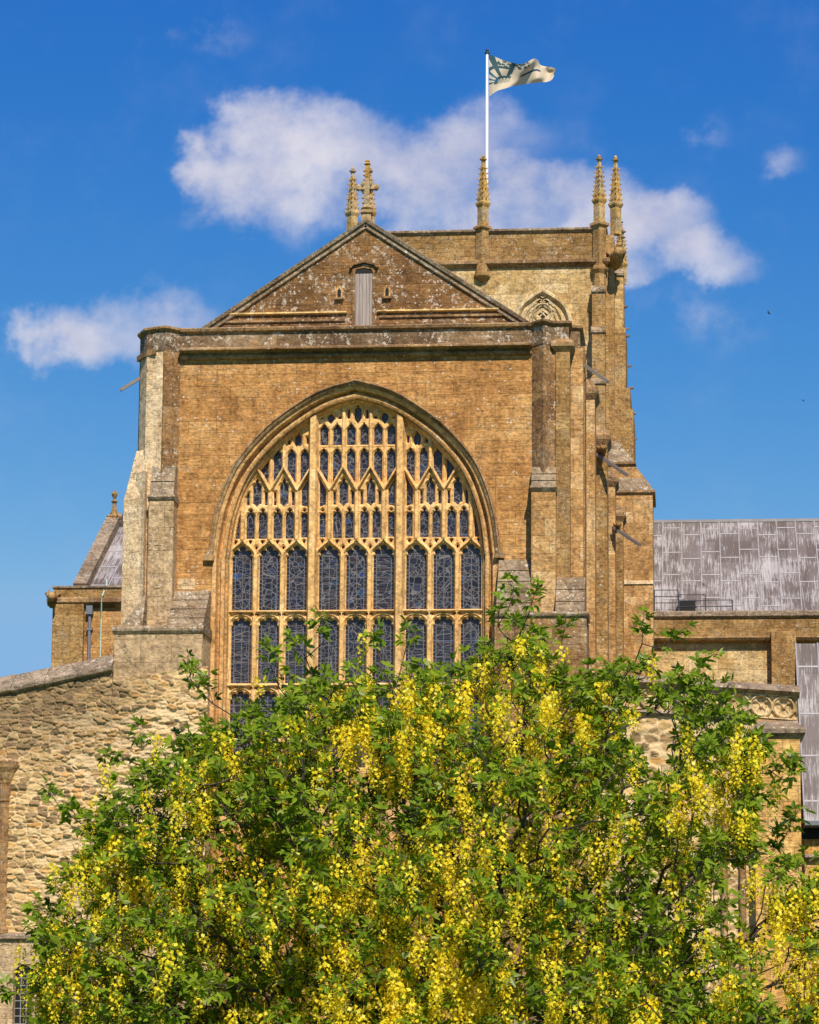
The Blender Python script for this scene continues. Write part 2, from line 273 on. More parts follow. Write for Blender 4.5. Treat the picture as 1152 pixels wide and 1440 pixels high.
M['leaf'] = mat_plant('laburnum_leaf', [(0, (.065, .12, .008)), (.5, (.185, .275, .012)), (.85, (.29, .37, .02)), (1, (.36, .41, .17))], .40, .62, .18)
M['petal'] = mat_plant('laburnum_petal', [(0, (.45, .30, .012)), (.25, (.84, .64, .015)), (.7, (.95, .82, .035)), (1, (.95, .89, .18))], .42, .6, .2, (1.2, 1.02, .6))
def mat_flag():
    mt, k, b, out = newmat('printed_cream_flag')
    uv = k.n('ShaderNodeAttribute', attribute_name='fuv').outputs['Vector']; s = k.n('ShaderNodeSeparateXYZ', {0: uv})
    u, v = s.outputs[0], s.outputs[1]
    dx = k.m('SUBTRACT', u, .24); dy = k.m('SUBTRACT', v, .30)
    ang = k.m('ARCTAN2', dy, dx); rad = k.m('SQRT', k.m('ADD', k.m('MULTIPLY', dx, dx), k.m('MULTIPLY', k.m('MULTIPLY', dy, dy), .5)))
    ray = k.m('LESS_THAN', k.m('ABSOLUTE', k.m('SUBTRACT', k.m('FRACT', k.m('MULTIPLY', ang, 2.4)), .5)), .2)
    ring = k.m('LESS_THAN', k.m('ABSOLUTE', k.m('SUBTRACT', k.m('FRACT', k.m('MULTIPLY', rad, 4.5)), .5)), .12)
    mask = k.m('MULTIPLY', k.m('LESS_THAN', u, .30), k.m('GREATER_THAN', v, .24))
    mask2 = k.m('MULTIPLY', k.m('GREATER_THAN', u, .1), k.m('MULTIPLY', k.m('LESS_THAN', u, .5), k.m('GREATER_THAN', v, k.m('ADD', .86, k.m('MULTIPLY', u, -.35)))))
    dk = k.m('MAXIMUM', k.m('MULTIPLY', mask, k.m('MAXIMUM', ray, ring)), k.m('MULTIPLY', mask2, k.m('GREATER_THAN', k.noise(k.scalev(uv, (26, 9, 1)), 1, 3), .5)))
    sw = k.m('MULTIPLY', k.m('LESS_THAN', k.m('ABSOLUTE', k.m('SUBTRACT', v, k.m('ADD', .38, k.m('MULTIPLY', k.m('SUBTRACT', u, .4), .75)))), .045), k.m('MULTIPLY', k.m('GREATER_THAN', u, .42), k.m('LESS_THAN', u, .72)))
    col = k.mix(dk, (.66, .55, .38), k.mix(k.m('GREATER_THAN', ang, 2.2), (.03, .09, .10), (.02, .13, .22)))
    col = k.mix(sw, col, (.03, .07, .13))
    k.set(b.inputs['Base Color'], col); b.inputs['Roughness'].default_value = .8
    tr = k.n('ShaderNodeBsdfTranslucent', {'Color': col}); mx = k.n('ShaderNodeMixShader', {0: .3})
    mt.node_tree.links.new(b.outputs[0], mx.inputs[1]); mt.node_tree.links.new(tr.outputs[0], mx.inputs[2]); mt.node_tree.links.new(mx.outputs[0], out.inputs[0])
    return mt
M['flag'] = mat_flag()
def mat_grass():
    mt, k, b, out = newmat('mown_lawn')
    pos = k.n('ShaderNodeNewGeometry').outputs['Position']
    col = k.ramp(k.noise(pos, 3, 8, .7), [(.3, (.03, .07, .012)), (.5, (.06, .12, .02)), (.75, (.11, .16, .04))])
    k.set(b.inputs['Base Color'], col); b.inputs['Roughness'].default_value = .9
    return mt
M['grass'] = mat_grass()

# ------------------------------------------------------------------ mesh helpers
ROOTLOC = {}
def empty(name, loc, label, cat, group=None):
    o = bpy.data.objects.new(name, None); COL.objects.link(o); o.location = loc
    o['label'] = label; o['category'] = cat
    if group: o['group'] = group
    ROOTLOC[o.name] = Vector(loc); return o
def tag(o, label, cat=None, group=None, kind=None):
    if label: o['label'] = label
    if cat: o['category'] = cat
    if group: o['group'] = group
    if kind: o['kind'] = kind
    return o
class MB:
    def __init__(s): s.v = []; s.f = []
    def add(s, vs, fs):
        o = len(s.v); s.v += [tuple(map(float, q)) for q in vs]; s.f += [tuple(o+i for i in q) for q in fs]; return s
    def box(s, x0, x1, y0, y1, z0, z1):
        return s.prism([(x0, y0), (x1, y0), (x1, y1), (x0, y1)], z0, z1)
    def prism(s, poly, z0, z1, top=None):
        n = len(poly); top = top or poly
        zz0 = z0 if isinstance(z0, (list, tuple)) else [z0]*n; zz1 = z1 if isinstance(z1, (list, tuple)) else [z1]*n
        vs = [(x, y, z) for (x, y), z in zip(poly, zz0)]+[(x, y, z) for (x, y), z in zip(top, zz1)]
        fs = [(i, (i+1) % n, n+(i+1) % n, n+i) for i in range(n)]+[tuple(range(n-1, -1, -1)), tuple(range(n, 2*n))]
        return s.add(vs, fs)
    def xz(s, poly, y0, y1):
        n = len(poly); vs = [(x, y0, z) for x, z in poly]+[(x, y1, z) for x, z in poly]
        fs = [(i, (i+1) % n, n+(i+1) % n, n+i) for i in range(n)]+[tuple(range(n-1, -1, -1)), tuple(range(n, 2*n))]
        return s.add(vs, fs)
    def tube(s, pts, rads, n=6, caps=True):
        pts = [Vector(p) for p in pts]; vs = []; fs = []
        if not isinstance(rads, (list, tuple)): rads = [rads]*len(pts)
        ref = Vector((.31, .2, .93))
        for i, p in enumerate(pts):
            d = (pts[min(i+1, len(pts)-1)]-pts[max(i-1, 0)]).normalized()
            a = d.cross(ref); a = a.normalized() if a.length > 1e-4 else Vector((1, 0, 0)); b = d.cross(a)
            for j in range(n):
                t = 2*math.pi*j/n; vs.append(p+(a*math.cos(t)+b*math.sin(t))*rads[i])
        for i in range(len(pts)-1):
            for j in range(n): fs.append((i*n+j, i*n+(j+1) % n, (i+1)*n+(j+1) % n, (i+1)*n+j))
        if caps: fs += [tuple(range(n-1, -1, -1)), tuple(range((len(pts)-1)*n, len(pts)*n))]
        return s.add(vs, fs)
    def lathe(s, cx, cy, prof, n=12, rot=0., sx=1., sy=1.):
        vs = []; fs = []
        for r, z in prof:
            for j in range(n):
                t = 2*math.pi*j/n+rot; vs.append((cx+r*math.cos(t)*sx, cy+r*math.sin(t)*sy, z))
        for i in range(len(prof)-1):
            for j in range(n): fs.append((i*n+j, i*n+(j+1) % n, (i+1)*n+(j+1) % n, (i+1)*n+j))
        fs += [tuple(range(n-1, -1, -1)), tuple(range((len(prof)-1)*n, len(prof)*n))]
        return s.add(vs, fs)
    def sweep(s, path, prof, closed_prof=False):
        """path: list of ((x,z),(nx,nz)) with inward normal; prof: list of (d,y)"""
        n = len(prof); vs = []; fs = []
        for (x, z), (nx, nz) in path:
            for d, y in prof: vs.append((x+nx*d, y, z+nz*d))
        for i in range(len(path)-1):
            for j in range(n-1 if not closed_prof else n):
                k = (j+1) % n; fs.append((i*n+j, (i+1)*n+j, (i+1)*n+k, i*n+k))
        return s.add(vs, fs)
    def build(s, name, mat, parent=None, label=None, smooth=False, bevel=0.):
        me = bpy.data.meshes.new(name); me.from_pydata(s.v, [], s.f); me.validate(); 
        import bmesh
        bm = bmesh.new(); bm.from_mesh(me); bmesh.ops.recalc_face_normals(bm, faces=bm.faces); bm.to_mesh(me); bm.free()
        return link(name, me, mat, parent, label, smooth, bevel)
def link(name, me, mat, parent=None, label=None, smooth=False, bevel=0.):
    me.materials.append(M[mat] if isinstance(mat, str) else mat)
    o = bpy.data.objects.new(name, me); COL.objects.link(o)
    if parent is not None:
        o.parent = parent
        if parent.name in ROOTLOC: o.matrix_parent_inverse = Matrix.Translation(-ROOTLOC[parent.name])
    if smooth: me.polygons.foreach_set('use_smooth', [True]*len(me.polygons))
    if label: o['label'] = label
    if bevel:
        b = o.modifiers.new('bevel', 'BEVEL'); b.width = bevel; b.segments = 2; b.limit_method = 'ANGLE'; b.angle_limit = R(40)
    return o
def npmesh(name, V, F, attrs=None):
    me = bpy.data.meshes.new(name); me.from_pydata(V.tolist() if hasattr(V, 'tolist') else V, [], F.tolist() if hasattr(F, 'tolist') else F)
    for k, a in (attrs or {}).items():
        at_ = me.attributes.new(k, 'FLOAT' if a.ndim == 1 else 'FLOAT_VECTOR', 'POINT')
        at_.data.foreach_set('value' if a.ndim == 1 else 'vector', np.ascontiguousarray(a, dtype=np.float32).ravel())
    return me
def catmull(P, n=8):
    P = [np.array(p, float) for p in P]; P = [2*P[0]-P[1]]+P+[2*P[-1]-P[-2]]; out = []
    for i in range(1, len(P)-2):
        a, b, c, d = P[i-1:i+3]
        for t in np.linspace(0, 1, n, endpoint=False):
            out.append(.5*((2*b)+(c-a)*t+(2*a-5*b+4*c-d)*t*t+(3*b-a-3*c+d)*t**3))
    out.append(P[-2]); return out
def archpath(half, cx, n=8, jamb_to=None):
    """half: control points (x,z) from right springing up to apex x=0. Returns full path left->apex->right with inward normals."""
    H = catmull(half, n); H = [np.array((max(p[0], 0), p[1])) for p in H]; H[-1][0] = 0
    if jamb_to is not None: H = [np.array((H[0][0], jamb_to))]+H
    nor = []
    for i, p in enumerate(H):
        if i == len(H)-1:
            d = H[i]-H[i-1]; d /= np.linalg.norm(d); nn = np.array((-d[1], d[0])); nn = np.array((0, 1/nn[1] if abs(nn[1]) > .1 else -1)); nor.append(nn); continue
        d = H[i+1]-H[max(i-1, 0)]; d /= np.linalg.norm(d); nn = np.array((-d[1], d[0])); nor.append(nn)
    if jamb_to is not None: nor[0] = np.array((-1., 0)); nor[1] = np.array((-1., 0))
    left = [((cx-p[0], p[1]), (-q[0], q[1])) for p, q in zip(H, nor)]
    right = [((cx+p[0], p[1]), (q[0], q[1])) for p, q in zip(H[:-1], nor[:-1])][::-1]
    return left+right

# signed-distance shapes on a grid
def s_box(U, V, u0, u1, v0, v1):
    a = np.abs(U-(u0+u1)/2)-(u1-u0)/2; b = np.abs(V-(v0+v1)/2)-(v1-v0)/2
    return np.minimum(np.maximum(a, b), 0)+np.hypot(np.maximum(a, 0), np.maximum(b, 0))
def s_circ(U, V, u, v, r): return np.hypot(U-u, V-v)-r
def s_poly(U, V, P):
    n = len(P); d = np.full(U.shape, 1e9); ins = np.zeros(U.shape, bool)
    for i in range(n):
        (ax, ay), (bx, by) = P[i], P[(i+1) % n]
        d = np.minimum(d, s_seg(U, V, ax, ay, bx, by))
        c = ((ay > V) != (by > V)); 
        with np.errstate(divide='ignore', invalid='ignore'):
            xi = (bx-ax)*(V-ay)/(by-ay+1e-12)+ax
        ins ^= c & (U < xi)
    return np.where(ins, -d, d)
def s_seg(U, V, ax, ay, bx, by):
    dx, dy = bx-ax, by-ay; t = np.clip(((U-ax)*dx+(V-ay)*dy)/(dx*dx+dy*dy+1e-12), 0, 1)
    return np.hypot(U-ax-t*dx, V-ay-t*dy)
def s_line(U, V, pts):
    d = None
    for a, b in zip(pts[:-1], pts[1:]):
        q = s_seg(U, V, a[0], a[1], b[0], b[1]); d = q if d is None else np.minimum(d, q)
    return d
def hf_mesh(name, u, v, solid, depth, yback, mask=None, xf=None):
    """mesh of the region solid>0 (marching squares), vertex y = depth(grid), skirts to yback along the cut."""
    nu, nv = len(u), len(v); Vt = []; F = []; idx = -np.ones((nu, nv), int)
    ok = solid > 0
    if mask is None: mask = np.ones((nu-1, nv-1), bool)
    full = ok[:-1, :-1] & ok[1:, :-1] & ok[1:, 1:] & ok[:-1, 1:] & mask
    anyc = (ok[:-1, :-1] | ok[1:, :-1] | ok[1:, 1:] | ok[:-1, 1:]) & mask & ~full
    used = np.zeros((nu, nv), bool)
    for a, b in ((0, 0), (1, 0), (1, 1), (0, 1)):
        used[a:nu-1+a, b:nv-1+b] |= (full | anyc) & ok[a:nu-1+a, b:nv-1+b]
    ii, jj = np.nonzero(used); idx[ii, jj] = np.arange(len(ii))
    Vt = [(u[i], depth[i, j], v[j]) for i, j in zip(ii, jj)]
    fi, fj = np.nonzero(full)
    F = list(zip(idx[fi, fj].tolist(), idx[fi+1, fj].tolist(), idx[fi+1, fj+1].tolist(), idx[fi, fj+1].tolist()))
    ecache = {}
    def edge(i0, j0, i1, j1):
        key = (i0, j0, i1, j1) if (i0, j0) < (i1, j1) else (i1, j1, i0, j0)
        if key not in ecache:
            a, b = solid[i0, j0], solid[i1, j1]; t = a/(a-b)
            dd = depth[i0, j0] if a > b else depth[i1, j1]
            p = (u[i0]+(u[i1]-u[i0])*t, dd, v[j0]+(v[j1]-v[j0])*t)
            Vt.append(p); Vt.append((p[0], yback, p[2])); ecache[key] = len(Vt)-2
        return ecache[key]
    for i, j in zip(*np.nonzero(anyc)):
        c = [(i, j), (i+1, j), (i+1, j+1), (i, j+1)]; poly = []; cuts = []
        for q in range(4):
            a, b = c[q], c[(q+1) % 4]
            if ok[a]: poly.append(int(idx[a]))
            if ok[a] != ok[b]:
                e = edge(*a, *b); poly.append(e); cuts.append((e, ok[a]))
        if len(poly) >= 3: F.append(tuple(poly))
        if len(cuts) == 2:
            (e0, o0), (e1, o1) = cuts
            if not o0: e0, e1 = e1, e0
            F.append((e0, e0+1, e1+1, e1))
    if xf: Vt = [xf(p) for p in Vt]
    me = bpy.data.meshes.new(name); me.from_pydata(Vt, [], F); me.validate(); return me
# ------------------------------------------------------------------ ground
g = MB(); g.add([(-600, -300, 0), (600, -300, 0), (600, 900, 0), (-600, 900, 0)], [(0, 1, 2, 3)])
tag(g.build('lawn', 'grass'), 'mown green lawn in front of the church', None, None, 'structure'); 
bpy.data.objects['lawn']['category'] = 'lawn'

# ------------------------------------------------------------------ the church
CH = empty('abbey_church', (0, 0, 0), 'ochre stone church with great west window, gable and square tower', 'church')
# west wall with the arched opening of the great window
half = [(3.87, 12.5), (3.69, 13.72), (3.24, 14.93), (2.47, 15.89), (1.62, 16.56), (.85, 16.98), (0, 17.22)]
PATH = archpath(half, 0, 9, jamb_to=5.2)
XL, XR = -4.66, 4.62
mb = MB()
open_ = [((x+nx*.165), (z+nz*.165)) for (x, z), (nx, nz) in PATH]
nh = len(open_)//2
for i in range(nh):
    (a, z0), (b, z1) = open_[i], open_[i+1]; (c, _), (d, _) = open_[-1-i], open_[-2-i]
    mb.add([(XL, 0, z0), (a, 0, z0), (b, 0, z1), (XL, 0, z1)], [(0, 1, 2, 3)])
    mb.add([(c, 0, z0), (XR, 0, z0), (XR, 0, z1), (d, 0, z1)], [(0, 1, 2, 3)])
za = open_[nh][1]
mb.add([(XL, 0, za), (XR, 0, za), (XR, 0, 17.80), (XL, 0, 17.80)], [(0, 1, 2, 3)])
mb.box(XL, XR, 0, .9, 0, 5.2)
for sx in (-1, 1): mb.box(sx*5.2-.75, sx*5.2+.75, .9, 2.2, 0, 18.2)
west = mb.build('west_wall', 'wall', CH)
pb = MB(); pb.box(-5.35, -4.95, -.02, .02, 0, .01)
MB().xz([(X(250, 829, 0), Z(829, 250, 0)), (X(274, 829, 0), Z(829, 274, 0)), (X(274, 814, 0), Z(814, 274, 0)), (X(250, 814, 0), Z(814, 250, 0))], -.012, .05).build('repair_block', 'cream', west, 'pale replacement stone beside the left buttress')

# great west window
jp = [(.165, .0), (.27, .03), (.285, .05), (.295, .14), (.315, .22), (.345, .265), (.38, .26), (.40, .20), (.41, .15), (.43, .135), (.475, .14), (.53, .17), (.54, .20), (.545, .29), (.565, .31), (.58, .29), (.605, .31), (.615, .40), (.64, .43), (.67, .48), (.67, .66)]
jp = [(.165+(d-.165)*.80, y) for d, y in jp]
jm = MB(); jm.sweep(PATH, jp); win = jm.build('west_window', 'jamb', CH, 'nine light pointed west window with golden stone tracery')
hp = [(.03, .0), (.03, -.05), (.06, -.12), (.085, -.13), (.11, -.09), (.155, -.06), (.168, -.05), (.168, .03)]
k0 = 1
hm = MB(); hm.sweep(PATH[k0:-k0], hp)
for sx in (-1, 1): hm.box(sx*3.79-.13, sx*3.79+.13, -.13, .02, 12.40, 12.52); hm.box(sx*3.78-.09, sx*3.78+.09, -.11, .02, 12.52, 12.66)
hm.build('hood_mould', 'string', win)
IN = [(x+nx*.548, z+nz*.548) for (x, z), (nx, nz) in PATH]
def tracery():
    u = np.arange(-3.42, 3.4201, .0150); v = np.arange(6.9, 16.85, .0150)
    U, V = np.meshgrid(u, v, indexing='ij'); OP = np.full(U.shape, 9.); 
    # inside-of-arch distance
    arch = s_poly(U, V, [(x, z) for x, z in IN])
    def op(f, *a, pad=.5):
        us = [q for q in a if not isinstance(q, list)]
        nonlocal OP
        OP = np.minimum(OP, f(U, V, *a))
    def opl(shape, box):
        """evaluate a shape only near its box"""
        nonlocal OP
        i0, i1 = np.searchsorted(u, (box[0]-.3, box[1]+.3)); j0, j1 = np.searchsorted(v, (box[2]-.3, box[3]+.3))
        if i1 <= i0 or j1 <= j0: return
        OP[i0:i1, j0:j1] = np.minimum(OP[i0:i1, j0:j1], shape(U[i0:i1, j0:j1], V[i0:i1, j0:j1]))
    def rect(a, b, c, d): opl(lambda x, y: s_box(x, y, a, b, c, d), (a, b, c, d))
    def circ(a, b, r): opl(lambda x, y: s_circ(x, y, a, b, r), (a-r, a+r, b-r, b+r))
    def poly(P):
        xs = [p[0] for p in P]; ys = [p[1] for p in P]
        opl(lambda x, y: s_poly(x, y, P), (min(xs), max(xs), min(ys), max(ys)))
    H = np.zeros(U.shape); SOL = np.full(U.shape, 9.)
    def stroke(pts, w, h, ch=.035, solid=False):
        nonlocal H, SOL
        xs = [p[0] for p in pts]; ys = [p[1] for p in pts]
        i0, i1 = np.searchsorted(u, (min(xs)-w-.05, max(xs)+w+.05)); j0, j1 = np.searchsorted(v, (min(ys)-w-.05, max(ys)+w+.05))
        if i1 <= i0 or j1 <= j0: return
        d = s_line(U[i0:i1, j0:j1], V[i0:i1, j0:j1], pts)
        H[i0:i1, j0:j1] = np.maximum(H[i0:i1, j0:j1], h*np.clip((w-d)/ch, 0, 1))
        if solid: SOL[i0:i1, j0:j1] = np.minimum(SOL[i0:i1, j0:j1], d-w)
    PT = .717; HW = .267
    Ls = [(g, j, g*2.294+j*PT) for g in (-1, 0, 1) for j in (-1, 0, 1)]
    for g, j, c in Ls:
        # row 1: ogee lights
        rect(c-HW, c+HW, 11.175, 12.53)
        for a, b, r in ((0, 12.62, .15), (0, 12.80, .088), (-.15, 12.69, .088), (.15, 12.69, .088), (-.185, 12.545, .08), (.185, 12.545, .08)): circ(c+a, b, r)
        og = [(.365, 12.50), (.345, 12.64), (.28, 12.76), (.17, 12.86), (.08, 12.93), (.025, 13.0), (0, 13.1)]
        for sx in (-1, 1): stroke([(c+sx*a, b) for a, b in og], .05, .13, solid=True)
        # rows 2 and 3: arched lights
        for dz in (0, -1.93):
            zb = 9.25 if dz == 0 else 7.05
            rect(c-HW, c+HW, zb, 10.69+dz)
            for a, b, r in ((0, 10.77, .15), (0, 10.90, .08), (-.15, 10.83, .085), (.15, 10.83, .085), (-.185, 10.705, .08), (.185, 10.705, .08)): circ(c+a, b+dz, r)
            ar = [(.35, 10.66), (.335, 10.80), (.27, 10.93), (.16, 11.02), (0, 11.06)]
            for sx in (-1, 1):
                stroke([(c+sx*a, b+dz) for a, b in ar], .042, .11, solid=True)
                poly([(c+sx*.27, 11.075+dz), (c+sx*.345, 11.075+dz), (c+sx*.345, 10.985+dz)])
        # super mullion over the apex
        stroke([(c, 13.06), (c, 14.30)], .075, .15, solid=True)
        stroke([(c, 14.30), (c, 15.5)], .045, .09, solid=True)
        # mullions of the main lights
    for g in (-1, 0, 1):
        for s_ in (-.5, .5):
            x = g*2.294+s_*PT
            stroke([(x, 6.9), (x, 12.6)], .075, .16, .03)
        outs = [o for o in (-1.5, 1.5) if g*2.294+o*PT < -3 or g*2.294+o*PT > 3]
        for s_ in [-.5, .5]+outs:
            x = g*2.294+s_*PT
            # row A pair
            for q in (-1, 1):
                c = x+q*.16
                rect(c-.113, c+.113, 13.07, 13.68); circ(c, 13.68, .098); circ(c, 13.82, .042); circ(c, 13.0, .045); poly([(c-.045, 13.0), (c+.045, 13.0), (c, 12.91)])
                stroke([(c-.16, 13.62), (c-.14, 13.78), (c, 13.91), (c+.14, 13.78), (c+.16, 13.62)], .028, .10)
                stroke([(c-.15, 13.10), (c-.10, 12.95), (c, 12.87), (c+.1, 12.95), (c+.15, 13.10)], .022, .08)
            stroke([(x, 12.98), (x, 13.85)], .042, .10, solid=True)
            poly([(x-.04, 12.83), (x, 12.89), (x+.04, 12.83), (x, 12.77)])
            # row B light with slits
            rect(x-.113, x+.113, 14.0, 14.47); circ(x, 14.46, .10); poly([(x-.1, 14.03), (x, 13.92), (x+.1, 14.03)])
            circ(x, 14.60, .052); poly([(x-.05, 14.61), (x+.05, 14.61), (x, 14.70)])
            for q in (-1, 1):
                rect(x+q*.238-.036, x+q*.238+.036, 13.96, 14.32)
                stroke([(x+q*.155, 13.95), (x+q*.155, 14.52), (x+q*.06, 14.58)], .035, .10)
            # bar above the peak
            stroke([(x, 14.93), (x, 16.6)], .068, .15, solid=True)
        for j in (-1, 0, 1):
            L = g*2.294+j*PT
            for q in (-1, 1):
                end = (j == q)
                pk = L+q*.3585
                stroke([(L, 14.33), (pk, 14.95)], .052, .19, .03, solid=True)
                # row C
                zc = 15.30
                poly([(L+q*.062, 14.30+.18), (L+q*.285, 14.30+.56), (L+q*.285, zc), (L+q*.062, zc)])
                c = L+q*.175; circ(c, zc, .098); circ(c, 15.42, .042)
                stroke([(c-.15, 15.28), (c-.12, 15.38), (c, 15.49), (c+.12, 15.38), (c+.15, 15.28)], .027, .10)
                if g == 0:
                    rect(c-.113, c+.113, 15.55, 15.97); circ(c, 15.97, .098); circ(c, 16.075, .042)
                    stroke([(c-.16, 15.95), (c, 16.17), (c+.16, 15.95)], .028, .11)
                # half light next to a main mullion
                if end:
                    poly([(L+q*.105, 13.95), (L+q*.275, 13.91), (L+q*.275, 14.66), (L+q*.105, 14.36)])
                    c2 = L+q*.19
                    rect(c2-.085, c2+.085, 13.09, 13.68); circ(c2, 13.68, .075); circ(c2, 13.815, .036); circ(c2, 13.0, .04); poly([(c2-.04, 13.0), (c2+.04, 13.0), (c2, 12.92)])
                    stroke([(c2-.12, 13.62), (c2-.1, 13.78), (c2, 13.9), (c2+.13, 13.98)], .028, .10)
                    stroke([(L+q*.0, 13.0), (L+q*.3585, 12.86)], .02, .06)
            zt = 16.20 if g == 0 else 15.53
            top = 16.50 if g == 0 and j == 0 else (16.32 if g == 0 else 15.78)
            rect(L-.095, L+.095, zt+.05, top); poly([(L-.095, zt+.06), (L, zt-.08), (L+.095, zt+.06)]); circ(L, top, .075); circ(L, top+.11, .036)
            for q in (-1, 1):
                rect(L+q*.245-.03, L+q*.245+.03, zt+.06, top); stroke([(L+q*.15, zt), (L+q*.15, top+.06), (L+q*.03, top+.14)], .036, .10)
        if g == 0: stroke([(-1.1, 15.515), (1.1, 15.515)], .028, .13)
    # transoms
    for z in (11.12, 9.19):
        for g in (-1, 0, 1): stroke([(g*2.294-1.1, z), (g*2.294+1.1, z)], .045, .17, .03, solid=True)
    for x in (-1.147, 1.147): stroke([(x, 6.9), (x, 16.9)], .145, .33, .07, solid=True); 
    SOLID = np.maximum(OP, np.maximum(-SOL, -9))          # outside every opening, or inside a solid bar
    SOLID = np.maximum(SOLID, -(-arch-.03))               # solid rim along the arch
    base = .07*np.clip(SOLID/.035, 0, 1)
    rim = .12*np.clip((.05+arch)/.03, 0, 1)
    D = .56-np.maximum(np.maximum(base, np.where(SOLID > 0, H, 0)), rim)
    inside = arch < .06
    mask = inside[:-1, :-1] & inside[1:, :-1] & inside[1:, 1:] & inside[:-1, 1:]
    return hf_mesh('tracery', u, v, SOLID, D, .645, mask)
link('tracery', tracery(), 'trac', win, None, smooth=True)
for g in (-1, 0, 1):
    for j in (-1, 0, 1):
        c = g*2.294+j*.717
        for z0, z1 in ((11.1, 12.95), (9.2, 11.05), (7.0, 9.12)):
            q = MB(); q.add([(c-.33, .628, z0), (c+.33, .628, z0), (c+.33, .628, z1), (c-.33, .628, z1)], [(0, 1, 2, 3)]); q.build('glass_pane', 'glass', win)
q = MB(); pts = [(x*.985, .634, max(z, 12.96)) for (x, z) in IN if z > 5.3]; q.add(pts, [tuple(range(len(pts)))]); q.build('tracery_glass', 'glass', win)
MB().box(-3.4, 3.4, .70, .75, 5, 17).build('interior', 'dark', win)
sl_ = MB(); sl_.xz([(-3.75, 5.1), (3.75, 5.1), (3.75, 7.0), (-3.75, 7.0)], .2, .6); sl_.build('sill', 'jamb', win)

# parapet and string course of the west front
zc = 18.62
par = MB(); par.box(XL-.02, XR+.02, -.03, .6, 18.04, zc-.135); parapet = par.build('parapet', 'parapet', CH)
cp = MB(); yp = [(-.03, zc-.135), (-.12, zc-.10), (-.14, zc-.035), (-.10, zc), (.6, zc+.02), (.6, zc-.13)]
def rail(mb, prof, x0, x1):
    n = len(prof); mb.add([(x0, y, z) for y, z in prof]+[(x1, y, z) for y, z in prof], [(i, (i+1) % n, n+(i+1) % n, n+i) for i in range(n)]+[tuple(range(n-1, -1, -1)), tuple(range(n, 2*n))]); return mb
rail(cp, yp, XL, XR); cp.build('coping', 'string', parapet)
rail(MB(), [(.1, 18.08), (-.24, 18.05), (-.30, 18.01), (-.30, 17.97), (-.16, 17.95), (-.05, 17.90), (-.05, 17.86), (-.12, 17.85), (-.11, 17.79), (-.02, 17.765), (.1, 17.765)], XL, XR).build('string_course', 'string', parapet)

# gable with coping, hatch, slits, ledges, cross
GY = .9
ax, az = at(515, 312, GY); gl = at(289, 463, GY); gr = at(744, 457, GY)
gb = MB(); gb.xz([(gl[0]-.3, 18.0), (gr[0]+.3, 18.0), (gr[0], gr[1]), (ax, az-.05), (gl[0], gl[1])], GY, GY+.5); gable = gb.build('gable', 'gable', CH)
def bar_between(p, q, prof):
    """prof: (offset normal to the slope, y)"""
    d = Vector((q[0]-p[0], q[1]-p[1])).normalized(); nn = Vector((-d.y, d.x)); nn = nn if nn.y > 0 else -nn
    n = len(prof); vs = []
    for e in (p, q): vs += [(e[0]+nn.x*a, y, e[1]+nn.y*a) for a, y in prof]
    return vs, [(i, (i+1) % n, n+(i+1) % n, n+i) for i in range(n)]+[tuple(range(n-1, -1, -1)), tuple(range(n, 2*n))]
gcp = MB()
for e in (gl, gr):
    p = (e[0]+(e[0]-ax)*.03, e[1]+(e[1]-az)*.03)
    gcp.add(*bar_between(p, (ax, az), [(-.17, GY-.01), (-.15, GY-.07), (-.09, GY-.07), (-.06, GY-.03), (-.03, GY-.12), (.05, GY-.15), (.07, GY-.10), (.09, GY+.55), (-.17, GY+.55)]))
gcp.build('gable_coping', 'weather', gable)
gx0, gz0 = at(498.8, 462, GY); gx1, gz1 = at(524.6, 377, GY)
fr = MB(); cxh = (gx0+gx1)/2
def archpoly(x0, x1, z0, zs, zt): return [(x0, z0), (x1, z0), (x1, zs), (x1-.04, zs+(zt-zs)*.6), ((x0+x1)/2, zt), (x0+.04, zs+(zt-zs)*.6), (x0, zs)]
o_ = archpoly(gx0-.07, gx1+.07, 18.2, gz1-.05, gz1+.10); i_ = archpoly(gx0, gx1, 18.2, gz1-.10, gz1)
n = len(o_); fr.add([(x, GY-.05, z) for x, z in o_]+[(x, GY-.05, z) for x, z in i_]+[(x, GY, z) for x, z in o_]+[(x, GY, z) for x, z in i_], [(k, k+1, n+k+1, n+k) for k in range(1, n-1)]+[(n-1, 0, n, 2*n-1)]+[(k, k+1, 2*n+k+1, 2*n+k) for k in range(1, n-1)]+[(2*n-1, n, 3*n, 4*n-1)]+[(n+k, n+k+1, 3*n+k+1, 3*n+k) for k in range(1, n-1)])
hd = fr.build('hatch', 'gable', gable, 'tall hatch of grey boards in the middle of the gable')
hm = MB(); hx0, hx1 = gx0-.1, gx1+.1
for a, b in (((hx0, gz1-.02), (hx0+.06, gz1+.06)), ((hx0+.06, gz1+.06), (cxh, gz1+.13)), ((cxh, gz1+.13), (hx1-.06, gz1+.06)), ((hx1-.06, gz1+.06), (hx1, gz1-.02))):
    hm.add(*bar_between(a, b, [(0, GY), (0, GY-.13), (.05, GY-.14), (.07, GY)]))
hm.build('hood_mould', 'string', hd)
MB().xz([(gx0, 18.3), (gx1, 18.3), (gx1, gz1-.06), (gx0, gz1-.06)], GY-.015, GY+.05).build('board', 'wood', hd, 'weathered grey vertical boards')
MB().xz([(gx0, gz1-.14), (gx1, gz1-.14), (gx1, gz1-.06), (cxh, gz1), (gx0, gz1-.06)], GY-.028, GY).build('dark_opening', 'dark', hd)
